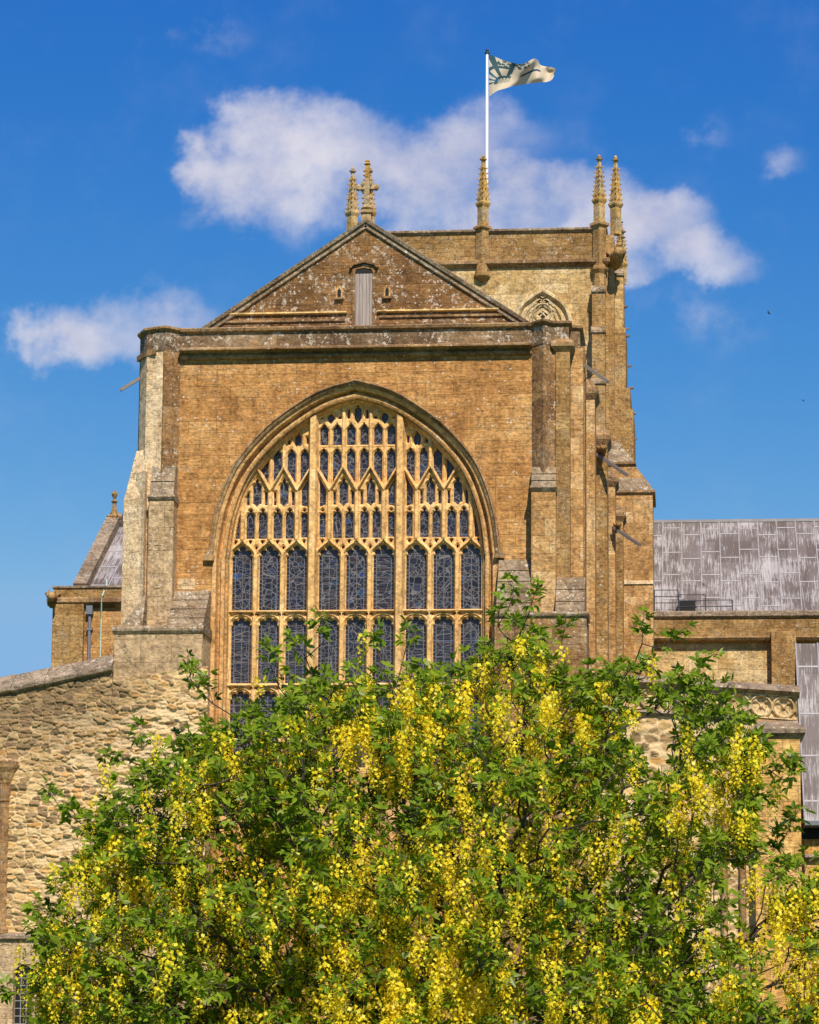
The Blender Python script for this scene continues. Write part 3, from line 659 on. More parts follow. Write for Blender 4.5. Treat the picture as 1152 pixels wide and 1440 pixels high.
for px, py in ((477.3, 412), (544.6, 410.5)):
    x, z = at(px, py, GY); sb = MB()
    sb.xz([(x-.09, z-.14), (x+.09, z-.14), (x+.09, z+.12), (x, z+.2), (x-.09, z+.12)], GY-.018, GY+.05)
    slit = sb.build('slit_window', 'lower', gable)
    MB().xz([(x-.045, z-.11), (x+.045, z-.11), (x+.045, z+.06), (x, z+.13), (x-.045, z+.06)], GY-.026, GY).build('opening', 'dark', slit)
    MB().prism([(x-.11, GY-.10), (x+.11, GY-.10), (x+.13, GY), (x-.13, GY)], z-.19, z-.145).build('sill', 'string', slit)
for (xa, xb, py, mt_, t, pr, lab) in ((322, 488, 441, 'yellow', .055, .09, 'bright yellow stone ledge'), (531, 701.5, 436.5, 'yellow', .055, .09, 'bright yellow stone ledge'), (307, 485, 452, 'string', .075, .05, None), (534, 706, 444.5, 'string', .075, .05, None)):
    p = at(xa, py, GY); q_ = at(xb, py-(1 if xb-xa > 0 else 0)*.0, GY); z = (p[1]+q_[1])/2
    rail(MB(), [(GY, z+t*.6), (GY-pr, z+t*.35), (GY-pr, z-t*.3), (GY-pr*.4, z-t*.7), (GY, z-t*.7)], p[0], q_[0]).build('ledge', mt_, gable, lab)
# gable cross
def crocket(mb, p, d, r):
    d = Vector(d).normalized(); p = Vector(p)
    mb.tube([p-d*r*.3, p+d*r*.8, p+d*r*1.3+Vector((0, 0, r*.35))], [r*.55, r*.6, r*.25], 5)
cx_, cz_ = at(516.5, 264, GY+.2); _, ct_ = at(516.5, 225, GY+.2); _, cb_ = at(516.5, 300, GY+.2); cy = GY+.2
cr = MB()
cr.prism([(cx_-.17, cy-.17), (cx_+.17, cy-.17), (cx_+.17, cy+.17), (cx_-.17, cy+.17)], az-.35, cb_-.02, [(cx_-.12, cy-.12), (cx_+.12, cy-.12), (cx_+.12, cy+.12), (cx_-.12, cy+.12)])
cr.box(cx_-.16, cx_+.16, cy-.16, cy+.16, cb_-.02, cb_+.06)
cr.prism([(cx_-.08, cy-.08), (cx_+.08, cy-.08), (cx_+.08, cy+.08), (cx_-.08, cy+.08)], cb_+.05, ct_-.14, [(cx_-.05, cy-.05), (cx_+.05, cy-.05), (cx_+.05, cy+.05), (cx_-.05, cy+.05)])
cr.xz([(cx_-.21, cz_-.055), (cx_+.21, cz_-.055), (cx_+.21, cz_+.055), (cx_-.21, cz_+.055)], cy-.065, cy+.066)
cr.lathe(cx_, cy, [(.03, ct_-.15), (.1, ct_-.12), (.05, ct_-.07), (.065, ct_-.03), (.02, ct_+.01)], 8)
for sx in (-1, 1):
    cr.lathe(cx_+sx*.24, cy, [(.02, cz_-.09), (.075, cz_-.05), (.085, cz_+.03), (.03, cz_+.09)], 7)
    for zz in (.12, .22, .34, .46): crocket(cr, (cx_+sx*.05, cy, cz_+zz), (sx, 0, .2), .05)
    for zz in (-.13, -.28, -.42): crocket(cr, (cx_+sx*.07, cy, cz_+zz), (sx, 0, .2), .06)
    for zz in (-.1, .1):
        crocket(cr, (cx_+sx*.13, cy, cz_+zz*.7), (sx*.3, 0, zz*8), .055); crocket(cr, (cx_+sx*.07, cy, cz_+zz*1.1), (sx, 0, zz*9), .06)
        for dy in (-1, 1): crocket(cr, (cx_+sx*.1, cy+dy*.05, cz_+zz*.5), (sx*.4, dy, zz*3), .05)
cr.lathe(cx_, cy, [(.09, cb_+.06), (.17, cb_+.13), (.16, cb_+.18), (.06, cb_+.24)], 8, .4)
cr.build('gable_cross', 'pinn', gable, 'carved stone cross at the gable apex')
# nave roof and clerestory behind
nr = MB(); zr = az-.35
nr.prism([(-4.3, 1.4), (4.7, 1.4), (4.7, 35), (-4.3, 35)], 17.2, 17.6, [(ax-.1, 1.4), (ax+.1, 1.4), (ax+.1, 35), (ax-.1, 35)]); 
nr.v = nr.v[:4]+[(ax-.1, 1.4, zr), (ax+.1, 1.4, zr), (ax+.1, 35, zr), (ax-.1, 35, zr)]
nr.build('nave_roof', 'lead', CH)
cl = MB(); cl.box(-5.0, 5.0, 2.2, 35, 0, 17.3); clere = cl.build('clerestory_wall', 'towerb', CH)

# ---------------- west front turrets and buttresses
def capped(poly, zbot, ztop, out=.07, h=.15, up=None):
    pass
def poly_off(poly, d):
    """outset a (counter-clockwise or clockwise) polygon by d"""
    n = len(poly); A = sum(poly[i][0]*poly[(i+1) % n][1]-poly[(i+1) % n][0]*poly[i][1] for i in range(n)); sg = 1 if A > 0 else -1; out = []
    for i in range(n):
        p0, p1, p2 = Vector(poly[i-1]), Vector(poly[i]), Vector(poly[(i+1) % n])
        e0 = (p1-p0).normalized(); e1 = (p2-p1).normalized(); n0 = Vector((e0.y, -e0.x))*sg; n1 = Vector((e1.y, -e1.x))*sg
        b = n0+n1; b = b/max(.3, b.dot(n0)) if b.length > 1e-3 else n0
        out.append((p1.x+b.x*d, p1.y+b.y*d))
    return out
def moulded(mb, poly, z, h, d):
    """a projecting moulding round a plan polygon: sloped top, hollow underneath"""
    mb.prism(poly_off(poly, .004), z-h, z-h*.55, poly_off(poly, d)); mb.prism(poly_off(poly, d), z-h*.55, z-h*.2); mb.prism(poly_off(poly, d), z-h*.2, z, poly_off(poly, d*.35))
# left turret
xa, xb, xc, xd = X(254, 500, 0), X(231.5, 500, -.31), X(207, 500, -.10), X(199.5, 500, .57)
LT = [(xa, .02), (xb, -.31), (xc, -.10), (xd, .45), (xd, 2.2), (xa, 2.2)]
t = MB(); t.prism(LT, 0, zc-.13); lt = t.build('turret', 'cream', CH, 'pale angled turret at the left corner of the west front')
# lichened right-hand face, thin cladding stones
f1 = MB(); f1.prism([(xa+.004, -.004), (xb, -.335), (xb-.03, -.31), (xa-.05, .04)], 12.0, 18.05); f1.build('lichened_face', 'turret', lt, 'grey lichen covered face')
f2 = MB(); f2.prism(poly_off(LT, .022), 17.98, zc-.14); f2.build('turret_parapet', 'parapet', lt)
f3 = MB(); moulded(f3, LT, zc+.02, .15, .10); f3.build('coping', 'string', lt)
f4 = MB(); f4.add(*(lambda a: (a.v, a.f))(MB().prism([(xc+.02+.25, -.30), (xc-.03, -.10), (xd-.12, .5), (xd, .6), (xc+.02, .03), (xc+.27, -.15)], 17.88, 18.02))); f4.build('string_course', 'string', lt)
# right turret
ra, rb, rc, rd, re, rf = X(747.2, 500, 0), X(764.2, 500, -.37), X(777, 500, -.1), X(799.5, 500, -.1), X(800, 500, .35), X(815, 500, .42)
RT = [(ra, .02), (rb, -.37), (rc, -.1), (rd, -.1), (re, .35), (rf, .42), (rf, 2.2), (ra, 2.2)]
t = MB(); t.prism(RT, 0, zc-.13); rt = t.build('turret', 'turret', CH, 'brown lichened turret at the right corner of the west front')
f2 = MB(); f2.prism(poly_off(RT, .014), 17.98, zc-.14); f2.build('turret_parapet', 'parapet', rt)
f3 = MB(); moulded(f3, RT, zc+.02, .15, .09); f3.build('coping', 'string', rt)
# right pier in front of the turret (781-801) with its moulded head
p0, p1 = X(781.6, 500, -.15), X(801.4, 500, -.15)
RP = [(p0, -.15), (p1, -.15), (p1, .6), (p0, .6)]
rp = MB(); rp.prism(RP, 0, 17.92); b_ = rp.build('buttress', 'towerb', CH, 'slender pier with moulded head on the right turret', bevel=.015)
hd_ = MB(); moulded(hd_, RP, 18.10, .30, .12); hd_.prism(RP, 18.08, 18.28, poly_off(RP, -.08)); hd_.build('moulded_head', 'string', b_)
# right side strip 801-820
q0, q1 = X(800, 600, .35), X(820.3, 600, .35)
MB().prism([(q0, .33), (q1, .40), (q1, 2.2), (q0, 2.2)], 0, zc-.6).build('buttress', 'lower', CH, 'plain side strip right of the slender pier', bevel=.015)
def weathering(mb, x0, x1, y0, y1, z0, z1, n=4, side=None):
    """stone offsets: n sloping courses from (y0,z0) front/bottom up to (y1,z1) back/top"""
    for i in range(n):
        ya, yb = y0+(y1-y0)*i/n, y0+(y1-y0)*(i+1)/n; za_, zb_ = z0+(z1-z0)*i/n, z0+(z1-z0)*(i+1)/n
        mb.add([(x0, ya-.02, za_), (x1, ya-.02, za_), (x1, yb+.01, zb_), (x0, yb+.01, zb_), (x0, y1+.3, za_), (x1, y1+.3, za_), (x1, y1+.3, zb_), (x0, y1+.3, zb_)],
               [(0, 1, 2, 3), (4, 5, 6, 7), (0, 3, 7, 4), (1, 2, 6, 5), (3, 2, 6, 7), (0, 1, 5, 4)])
    return mb
# right lower buttress front (747-781, below y=692) with its weathering
bx0, bx1 = X(747, 720, -.55), X(781.6, 720, -.55); zt_, zb_ = Z(655, 765, -.4), Z(684, 765, -.6)
lb = MB(); lb.box(bx0, bx1, -.55, .5, 0, zb_); lbo = lb.build('buttress', 'lower', CH, 'broad buttress of pale and orange blocks under the right turret', bevel=.015)
wb = MB(); weathering(wb, bx0, bx1, -.53, -.25, zb_, zt_, 3); rail(wb, [(0, zb_+.05), (-.60, zb_+.03), (-.64, zb_-.03), (-.60, zb_-.08), (-.55, zb_-.14), (0, zb_-.14)], bx0-.03, bx1+.02); wb.build('weathering', 'weather', lbo)
# right base
ex0, ex1 = X(695.5, 870, -1.1), X(825, 870, -1.1); zE = Z(862, 760, -1.1)
eb = MB(); eb.box(ex0, ex1, -1.1, .6, 0, zE-.1); ebo = eb.build('buttress_base', 'turret', CH, 'wide lichened base of the right buttress', bevel=.015)
wb = MB(); weathering(wb, ex0+.03, bx0+.02, -1.04, -.08, zE, Z(787, 720, -.1), 5); 
weathering(wb, X(781, 850, -1), ex1-.06, -1.04, -.30, zE, Z(812, 800, -.3), 3)
rail(wb, [(0, zE+.06), (-1.12, zE+.03), (-1.18, zE-.03), (-1.16, zE-.08), (-1.1, zE-.13), (0, zE-.13)], ex0-.04, ex1+.05); wb.build('weathering', 'weather', ebo)

# left buttresses
mx0, mx1 = X(208, 760, -.5), X(243.5, 760, -.5); zm = Z(698, 225, -.5)
mbut = MB(); mbut.box(mx0, mx1, -.5, .5, 0, zm-.1); mo = mbut.build('buttress', 'greyface', CH, 'grey speckled middle buttress under the left turret', bevel=.015)
wb = MB(); weathering(wb, mx0+.02, mx1-.02, -.48, -.27, zm, Z(655, 232, -.3), 2); rail(wb, [(0, zm+.05), (-.53, zm+.04), (-.58, zm-.02), (-.55, zm-.07), (-.5, zm-.13), (0, zm-.13)], mx0-.02, mx1+.03); wb.build('weathering', 'weather', mo)
wx0, wx1 = X(176.5, 760, .25), X(208.5, 760, .1); wtop = X(193.5, 640, .3)
wg = MB(); zf0, zf1 = Z(708, 178, .3), Z(636, 193, .3)
wg.prism([(wx0, -.08), (wx1, -.42), (wx1, 1.6), (wx0, 1.6)], 0, zf0); wg.prism([(wx0, -.08), (wx1, -.42), (wx1, 1.6), (wx0, 1.6)], zf0, zf1, [(wtop, .15), (wx1, -.05), (wx1, 1.6), (wtop, 1.6)])
wing = wg.build('buttress', 'cream', CH, 'cream side buttress with sloping shoulder at the left edge of the west front', bevel=.012)
ux0 = X(190, 700, .2)
MB().prism([(ux0+.1, -.16), (wx1+.004, -.47), (wx1+.004, .4), (ux0+.1, .4)], 0, Z(665, 200, -.2)).build('rib', 'cream', wing)
dx0, dx1 = X(160, 920, -1.15), X(284.5, 920, -1.15); zD = Z(884, 220, -1.15)
db = MB(); db.box(dx0, dx1, -1.15, .6, 0, zD-.1); dbo = db.build('buttress_base', 'greyface', CH, 'broad grey speckled base of the left buttress', bevel=.015)
wb = MB(); weathering(wb, mx1-.02, dx1-.02, -1.1, -.1, zD+.05, Z(831, 262, -.1), 4)
for k in range(4):
    xs = dx0+.1+k*.14; z0 = zD+.03+k*.22; wb.prism([(xs, -1.08+k*.1), (mx0+.02, -1.08+k*.1), (mx0+.02, .4), (xs, .4)], z0-.02, z0+.22, [(xs+.13, -.98+k*.1), (mx0+.02, -.98+k*.1), (mx0+.02, .4), (xs+.13, .4)])
rail(wb, [(0, zD+.09), (-1.15, zD+.08), (-1.22, zD), (-1.22, zD-.06), (-1.17, zD-.13), (0, zD-.13)], dx0-.04, dx1+.03); wb.build('weathering', 'weather', dbo)
# clerestory buttresses receding along the south side, each with a top ledge
for k, (px, py, Y) in enumerate(((836.5, 546, 4.), (854, 611, 9.8), (865, 671, 16.2), (876, 720.5, 22.2))):
    x, z = at(px, py, Y); bb = MB(); P_ = [(4.9, Y), (x, Y), (x, Y+1.1), (4.9, Y+1.1)]
    bb.prism(P_, 0, z); o = bb.build('buttress', 'towerb' if k % 2 else 'lower', clere)
    cp_ = MB(); moulded(cp_, P_, z+.06, .38, .10); cp_.prism(poly_off(P_, .03), z+.06, z+.3, poly_off(P_, -.12)); cp_.build('moulded_head', 'string', o)
# drip spouts
def spout(a, Ya, b, Yb, r=.05):
    p = Vector((at(*a, Ya)[0], Ya, at(*a, Ya)[1])); q = Vector((at(*b, Yb)[0], Yb, at(*b, Yb)[1]))
    d = (q-p).normalized(); side = d.cross(Vector((0, 0, 1))).normalized(); up = side.cross(d)
    s = MB(); vs = []
    for c in (p-d*.2, q):
        for a_, b_ in ((-1, -.5), (-1, 1), (-.6, 1), (-.6, 0), (.6, 0), (.6, 1), (1, 1), (1, -.5)): vs.append(c+side*r*a_+up*r*b_)
    s.add(vs, [(i, (i+1) % 8, 8+(i+1) % 8, 8+i) for i in range(8)]+[(7, 6, 5, 4, 3, 2, 1, 0), tuple(range(8, 16))])
    return s
spout((819, 512), .9, (855, 538), .5, .05).build('water_spout', 'spout', CH, 'upper water spout jutting right of the right turret')
spout((845, 643), 9.6, (882, 669), 8.8, .055).build('water_spout', 'spout', CH, 'middle water spout of the right side')
spout((867, 745), 15.9, (900, 767), 15.0, .055).build('water_spout', 'spout', CH, 'lowest water spout of the right side')
spout((198, 532), .6, (170, 549), .4, .055).build('water_spout', 'spout', CH, 'water spout jutting left of the left turret')
x0, z0 = at(851, 540, 1.2); MB().tube([(X(820, 535, .9), .9, Z(535, 820, .9)), (X(838, 524, .7), .7, Z(524, 838, .7))], .015, 5).build('spout_stay', 'iron', CH)
def beast(px, py, Y, s=1.):
    x, z = at(px, py, Y); b = MB()
    b.tube([(x-.1*s, Y+.5, z-.1*s), (x, Y+.1, z), (x+.05*s, Y-.25*s, z+.04*s), (x+.1*s, Y-.5*s, z-.02*s)], [.22*s, .24*s, .17*s, .12*s], 8)
    b.lathe(x+.12*s, Y-.6*s, [(.03*s, z-.18*s), (.13*s, z-.1*s), (.17*s, z), (.13*s, z+.12*s), (.04*s, z+.16*s)], 8)
    for q in (-1, 1): b.tube([(x+q*.12*s, Y-.05, z+.08*s), (x+q*.26*s, Y+.1, z+.22*s), (x+q*.2*s, Y+.25, z+.02*s)], [.07*s, .06*s, .03*s], 5); b.tube([(x+.12*s+q*.09*s, Y-.6*s, z+.1*s), (x+.12*s+q*.14*s, Y-.55*s, z+.26*s)], [.05*s, .02*s], 5)
    return b
beast(846, 633, 9.6, .55).build('gargoyle', 'towerb', clere, 'small crouching gargoyle above the middle spout', smooth=True)
beast(868, 740, 16., .45).build('gargoyle', 'towerb', clere, 'small worn gargoyle above the lowest spout', smooth=True)
# ------------------------------------------------------------------ tower
TY = 35.0
tx0, tx1 = X(497, 330, TY), X(851, 330, TY); ztop = Z(322, 680, TY); zstr = Z(369, 700, TY)
tw = MB(); tw.box(tx0, tx1, TY, TY+10.5, 0, zstr); tower = tw.build('tower', 'tower', CH, 'square pale ashlar tower with parapet and pinnacles', bevel=.02)
tp = MB(); tp.box(tx0+.05, tx1-.03, TY+.06, TY+10.4, zstr-.02, ztop-.12); tpo = tp.build('parapet', 'towerp', tower)
c_ = MB(); TP = [(tx0+.05, TY+.06), (tx1-.03, TY+.06), (tx1-.03, TY+10.4), (tx0+.05, TY+10.4)]; moulded(c_, TP, ztop, .2, .12); c_.build('coping', 'weather', tower)
c_ = MB(); moulded(c_, [(tx0, TY), (tx1, TY), (tx1, TY+10.5), (tx0, TY+10.5)], zstr+.10, .36, .22); c_.build('string_course', 'string', tower)
# belfry window
bx, bz = at(763.5, 406, TY); s_ = 1/36.0
hw = 39*s_*1.0
hw *= 1.13; bh = [(hw, bz-2.3), (hw*.985, bz-1.4), (hw*.77, bz-.70), (hw*.40, bz-.29), (0, bz)]
BP = archpath(bh, bx, 6, jamb_to=bz-5)
bw = MB(); bw.sweep(BP, [(0, TY), (0, TY-.12), (.06, TY-.2), (.14, TY-.2), (.2, TY-.1), (.22, TY-.02), (.3, TY-.03), (.36, TY-.10), (.42, TY-.10), (.46, TY-.02), (.50, TY-.03), (.56, TY-.10), (.62, TY-.10), (.66, TY-.02), (.80, TY-.03)])
bwin = bw.build('belfry_window', 'quat', tower, 'pointed belfry opening half hidden behind the right turret')
def belfry_panel():
    u = np.arange(-hw, hw, .03); v = np.arange(bz-2.6, bz+.05, .03); U, V = np.meshgrid(u, v, indexing='ij')
    arch = s_poly(U, V, [((p[0][0]-bx)+p[1][0]*.55, p[0][1]+p[1][1]*.55) for p in BP])
    OPn = np.full(U.shape, 9.); zc0 = bz-1.02
    for a, b in ((-.2, 0), (.2, 0), (0, .2), (0, -.2)): OPn = np.minimum(OPn, s_poly(U, V, [(a*.75-.11, zc0+b*.75), (a*.75, zc0+b*.75+.11), (a*.75+.11, zc0+b*.75), (a*.75, zc0+b*.75-.11)]))
    for a in (-.42, .42): OPn = np.minimum(OPn, s_box(U, V, a-.2, a+.2, bz-2.6, bz-1.7)); OPn = np.minimum(OPn, s_circ(U, V, a, bz-1.65, .18))
    for sx in (-1, 1): OPn = np.minimum(OPn, s_poly(U, V, [(sx*.5, zc0-.05), (sx*.62, zc0-.3), (sx*.46, zc0-.36)]))
    H = .1*np.clip(OPn/.08, 0, 1); H = np.maximum(H, .14*np.clip((.06-np.abs(s_circ(U, V, 0, zc0, .36)))/.04, 0, 1)*(OPn > .02))
    D = TY-.0-H+.02
    ins = arch < .1; mask = ins[:-1, :-1] & ins[1:, 1:]
    return hf_mesh('panel', u, v, OPn, D-.02, TY+.001, mask, xf=lambda p: (p[0]+bx, p[1]-.0, p[2]))
link('panel', belfry_panel(), 'quat', bwin, 'cream pierced stone panel')
q = MB(); pp = [(p[0][0]+p[1][0]*.5, TY-.006, max(p[0][1]+p[1][1]*.5, bz-2.6)) for p in BP]; q.add(pp, [tuple(range(len(pp)))]); q.build('opening', 'dark', bwin)
# pinnacles
def pinnacle_mesh(L=1.8, base=.30, shaft=1.0, low=0.):
    """z=0 at the collar. L spirelet height, shaft below"""
    b = MB(); d = R(45)
    b.lathe(0, 0, [(base*1.15, -shaft-low), (base*1.15, -.08)], 4, d*0)
    b.lathe(0, 0, [(base*1.2, -.14), (base*1.55, -.03), (base*1.6, .04), (base*1.25, .10)], 4, 0)
    b.lathe(0, 0, [(base*1.25, .08), (base*.32, L*.9), (base*.25, L*.92)], 4, 0)
    for k in range(7):
        z = .2+k*L*.105; r = base*1.25*(1-z/(L*1.02))+base*.32*(z/L)
        for t in range(4):
            a = t*math.pi/2; b_ = (math.cos(a)*r, math.sin(a)*r, z); crocket(b, b_, (math.cos(a), math.sin(a), .35), .052)
            a2 = a+math.pi/4
            if k % 2 == 0: crocket(b, (math.cos(a2)*r*.72, math.sin(a2)*r*.72, z), (math.cos(a2), math.sin(a2), .3), .05)
    b.lathe(0, 0, [(.03, L*.88), (.14, L*.91), (.15, L*.93), (.06, L*.95), (.075, L*.98), (.03, L*1.02)], 8)
    return b
PM = None
def pinnacle(px, tip, col, Y, foot, label=None, w=1.):
    global PM
    x, zc_ = at(px, col, Y); _, zt = at(px, tip, Y); _, zf = at(px, foot, Y); L = zt-zc_
    sh = zc_-zf
    b = pinnacle_mesh(L, .20*w, sh)
    b.v = [(x+p[0], Y+p[1], zc_+p[2]) for p in b.v]
    return b.build('pinnacle', 'pinn', tower, label)
# middle
pm_ = pinnacle(679.5, 219, 287, TY-.1, 321, 'middle pinnacle of the tower, in front of the flagpole')
x, z = at(678, 345, TY-.15); wdt = .2
cb = MB(); z1 = Z(320, 678, TY-.15); z2 = Z(374, 678, TY-.15); z3 = Z(388, 678, TY-.15)
cb.lathe(x, TY-.02, [(.26, z2), (.26, z1)], 4, 0); cb.lathe(x, TY-.02, [(.27, z1-.1), (.38, z1-.02), (.38, z1+.06), (.26, z1+.12)], 4, 0)
cb.lathe(x, TY-.02, [(.30, z3+.06), (.26, z2+.02), (.20, z2+.2)], 8); cb.lathe(x, TY-.02, [(.06, z3-.25), (.34, z3-.02), (.34, z3+.06), (.25, z3+.12)], 8)
cb.build('pinnacle_shaft', 'towerb', tower)
pinnacle(842.8, 219, 282, TY-.15, 317, 'left of the two tall pinnacles at the right corner of the tower')
pinnacle(866, 220, 288, TY+1.6, 330, 'right of the two tall pinnacles at the right corner of the tower')
pinnacle(495.5, 236, 300, TY-.1, 335, 'pinnacle left of the gable cross')
pinnacle(519.5, 236, 300, TY+4, 335, 'pinnacle hidden behind the gable cross')
pinnacle(876, 322, 372, TY+4.5, 400, 'small pinnacle on the right edge of the tower', .7)
pinnacle(872, 310, 345, TY+7.5, 380, 'farther small pinnacle on the right edge of the tower', .6)
# corner shafts under the right pinnacles
x, _ = at(843, 340, TY-.2); z1 = Z(315, 843, TY-.2); zb2 = Z(378, 843, TY-.2); zb3 = Z(405, 843, TY-.2)
cs = MB(); cs.lathe(x, TY-.05, [(.27, zb2), (.27, z1)], 4, 0); cs.lathe(x, TY-.05, [(.28, z1-.12), (.40, z1-.03), (.40, z1+.07), (.27, z1+.13)], 4, 0)
cs.lathe(x, TY-.1, [(.27, zb3), (.25, zb2-.2), (.36, zb2-.05), (.36, zb2+.05), (.26, zb2+.12)], 8); cs.build('pinnacle_shaft', 'towerb', tower)
# right corner buttress of the tower, stepping down
def tbut(xa, xb, py0, py1, Y, d, name='buttress', mt='towerb', led=True, lab=None):
    x0, x1 = X(xa, py1, Y), X(xb, py1, Y); z1 = Z(py0, xa, Y)
    b = MB(); b.box(x0, x1, Y, Y+d, 0, z1); o = b.build(name, mt, tower, lab, bevel=.015)
    if led:
        l = MB(); rail(l, [(Y+.3, z1+.30), (Y+.02, z1+.12), (Y-.07, z1+.04), (Y-.07, z1-.05), (Y, z1-.12), (Y+.3, z1-.12)], x0-.03, x1+.03); l.build('weathering', 'weather', o)
    return o
tbut(832.6, 851, 409, 460, TY-.55, 1.2)
tbut(832.4, 851, 466, 520, TY-.75, 1.2); tbut(832.0, 851.5, 538, 560, TY-.95, 1.2)
tbut(851, 864, 330, 420, TY+.1, 2.0, led=False)
tbut(862, 877, 386, 430, TY+.9, 2.4, mt='tower')
tbut(851, 880, 462, 500, TY+.6, 3.2, led=False); tbut(852, 886.5, 546, 560, TY+.5, 4.2, led=False, mt='towerb')
tbut(852, 891, 575, 600, TY+.4, 4.2, led=False)
for k, (px, py) in enumerate(((880, 432), (881.5, 463), (883, 473), (886, 515), (889, 546), (892, 582), (893, 618))):
    x, z = at(px, py, TY+1.2); c_ = MB(); crocket(c_, (x-.05, TY+1.2, z), (1, -.2, .1), .10); c_.build('crocket', 'coping', tower)
beast(866, 363, TY-.1, 1.35).build('gargoyle', 'towerb', tower, 'winged gargoyle under the right corner pinnacles', smooth=True)
# two big weatherings and the great lower buttress
Y = TY-.9
def slope_block(pts_front, Y, d, back):
    b = MB(); n = len(pts_front); vs = [(at(*p, Y)[0], Y+q, at(*p, Y)[1]) for p, q in zip(pts_front, back)]+[(at(*p, Y)[0], Y+d, at(*p, Y)[1]) for p in pts_front]
    return b.add(vs, [(i, (i+1) % n, n+(i+1) % n, n+i) for i in range(n)]+[tuple(range(n-1, -1, -1)), tuple(range(n, 2*n))])
slope_block([(853, 650), (892.5, 650), (868, 613), (853, 613)], Y, 2.4, [0, 0, .9, .9]).build('weathering', 'weather', tower, 'white lichened sloping offset')
rail(MB(), [(Y+2.4, Z(650, 870, Y)+.02), (Y-.08, Z(650, 870, Y)), (Y-.08, Z(653, 870, Y)), (Y, Z(656, 870, Y)), (Y+2.4, Z(656, 870, Y))], X(853, 650, Y), X(894.5, 650, Y)).build('string_course', 'string', tower)
Y2 = TY-1.5
slope_block([(853, 656), (894, 656), (907, 672), (920, 690), (853, 690)], Y+.02, 2.6, [0, 0, 0, 0, 0]).build('buttress', 'lower', tower)
slope_block([(853, 690), (919, 690), (905, 668), (853, 668)], Y2, 2.6, [0, 0, .6, .6]).build('weathering', 'weather', tower, 'lichened sloping top of the great lower buttress')
rail(MB(), [(Y2+2.6, Z(690, 880, Y2)+.02), (Y2-.1, Z(690, 880, Y2)), (Y2-.1, Z(693, 880, Y2)), (Y2, Z(697, 880, Y2)), (Y2+2.6, Z(697, 880, Y2))], X(853, 690, Y2), X(921.5, 690, Y2)).build('string_course', 'string', tower)
o = MB().box(X(853, 800, Y2), X(918.5, 800, Y2), Y2, Y2+2.6, 0, Z(695, 880, Y2)).build('buttress', 'lower', tower, 'great lower buttress at the right foot of the tower', bevel=.02)
rail(MB(), [(Y2+1, Z(815.5, 900, Y2)), (Y2-.05, Z(816.5, 900, Y2)), (Y2-.05, Z(821.5, 900, Y2)), (Y2+1, Z(822, 900, Y2))], X(878, 820, Y2), X(919, 820, Y2)).build('pale_band', 'cream', o)

# ------------------------------------------------------------------ transepts (mirror of each other)
EY, RY = 36.0, 42.0
def lead_roof(name, x0, x1, y0, z0, y1, z1, sw, parent, label=None, steps=True, bot=True):
    r = MB(); r.add([(x0, y0, z0), (x1, y0, z0), (x1, y1, z1), (x0, y1, z1)], [(0, 1, 2, 3)])
    if bot: r.add([(x0, y1+.01, z1), (x1, y1+.01, z1), (x1, 2*y1-y0, z0), (x0, 2*y1-y0, z0)], [(0, 1, 2, 3)])
    o = r.build(name, 'lead', parent, label)
    o_par = o
    d = Vector((0, y1-y0, z1-z0)); L = d.length; d.normalize(); nn = Vector((0, -d.z, d.y))
    s = MB(); n = int((x1-x0)/sw)
    for i in range(n+1):
        x = x0+i*(x1-x0)/n; p = Vector((x, y0, z0))-nn*-.02; q = p+d*L; s.tube([p, q], .028, 6)
        if steps and i < n:
            for j in range(0, 5):
                if random.random() < .93:
                    t = L*(j+.45)/4.0+random.uniform(-.10, .10)+(.45 if i % 2 else -.1)
                    if t < L-.3:
                        a = Vector((x+.03, y0, z0))+d*t+nn*.012; b = a+Vector(((x1-x0)/n-.06, 0, 0))
                        s.add([a-d*.028, b-d*.028, b+d*.028+nn*.012, a+d*.028+nn*.012], [(0, 1, 2, 3)])
    s.build('seam', 'seam', o); return o
sx0, sx1 = X(900, 860, EY), X(1300, 860, EY); zE_ = Z(859.5, 1030, EY); zR_ = Z(733, 1030, RY)
st = MB(); st.box(sx0-1.2, sx1, EY+.1, EY+12, 0, zE_-.2); stw = st.build('south_transept_wall', 'tower', CH)
lead_roof('lead_roof', sx0-1.5, sx1, EY+.3, zE_-.15, RY, zR_, .755, stw, 'pale streaked lead roof right of the tower')
rail(MB(), [(RY-.1, zR_-.05), (RY-.12, zR_+.07), (RY+.1, zR_+.07), (RY+.1, zR_-.05)], sx0-1.5, sx1).build('ridge_roll', 'seam', stw)
zp1, zp0 = Z(868, 1030, EY), Z(897, 1030, EY)
MB().box(sx0-1.2, sx1, EY-.15, EY+.5, zp0, zp1).build('parapet', 'towerp', stw)
rail(MB(), [(EY+.5, zE_), (EY-.16, zE_), (EY-.27, zE_-.05), (EY-.27, zp1+.02), (EY-.15, zp1-.06), (EY+.5, zp1-.06)], sx0-1.2, sx1).build('coping', 'coping', stw)
rail(MB(), [(EY+.2, zp0+.05), (EY-.22, zp0+.03), (EY-.32, zp0-.03), (EY-.25, zp0-.12), (EY+.1, zp0-.2), (EY+.2, zp0-.2)], sx0-1.2, sx1).build('string_course', 'string', stw)
MB().box(X(1085, 930, EY-.4), X(1120, 930, EY-.4), EY-.45, EY+.3, 0, Z(888, 1100, EY-.4)).build('pilaster', 'towerb', stw, bevel=.02)
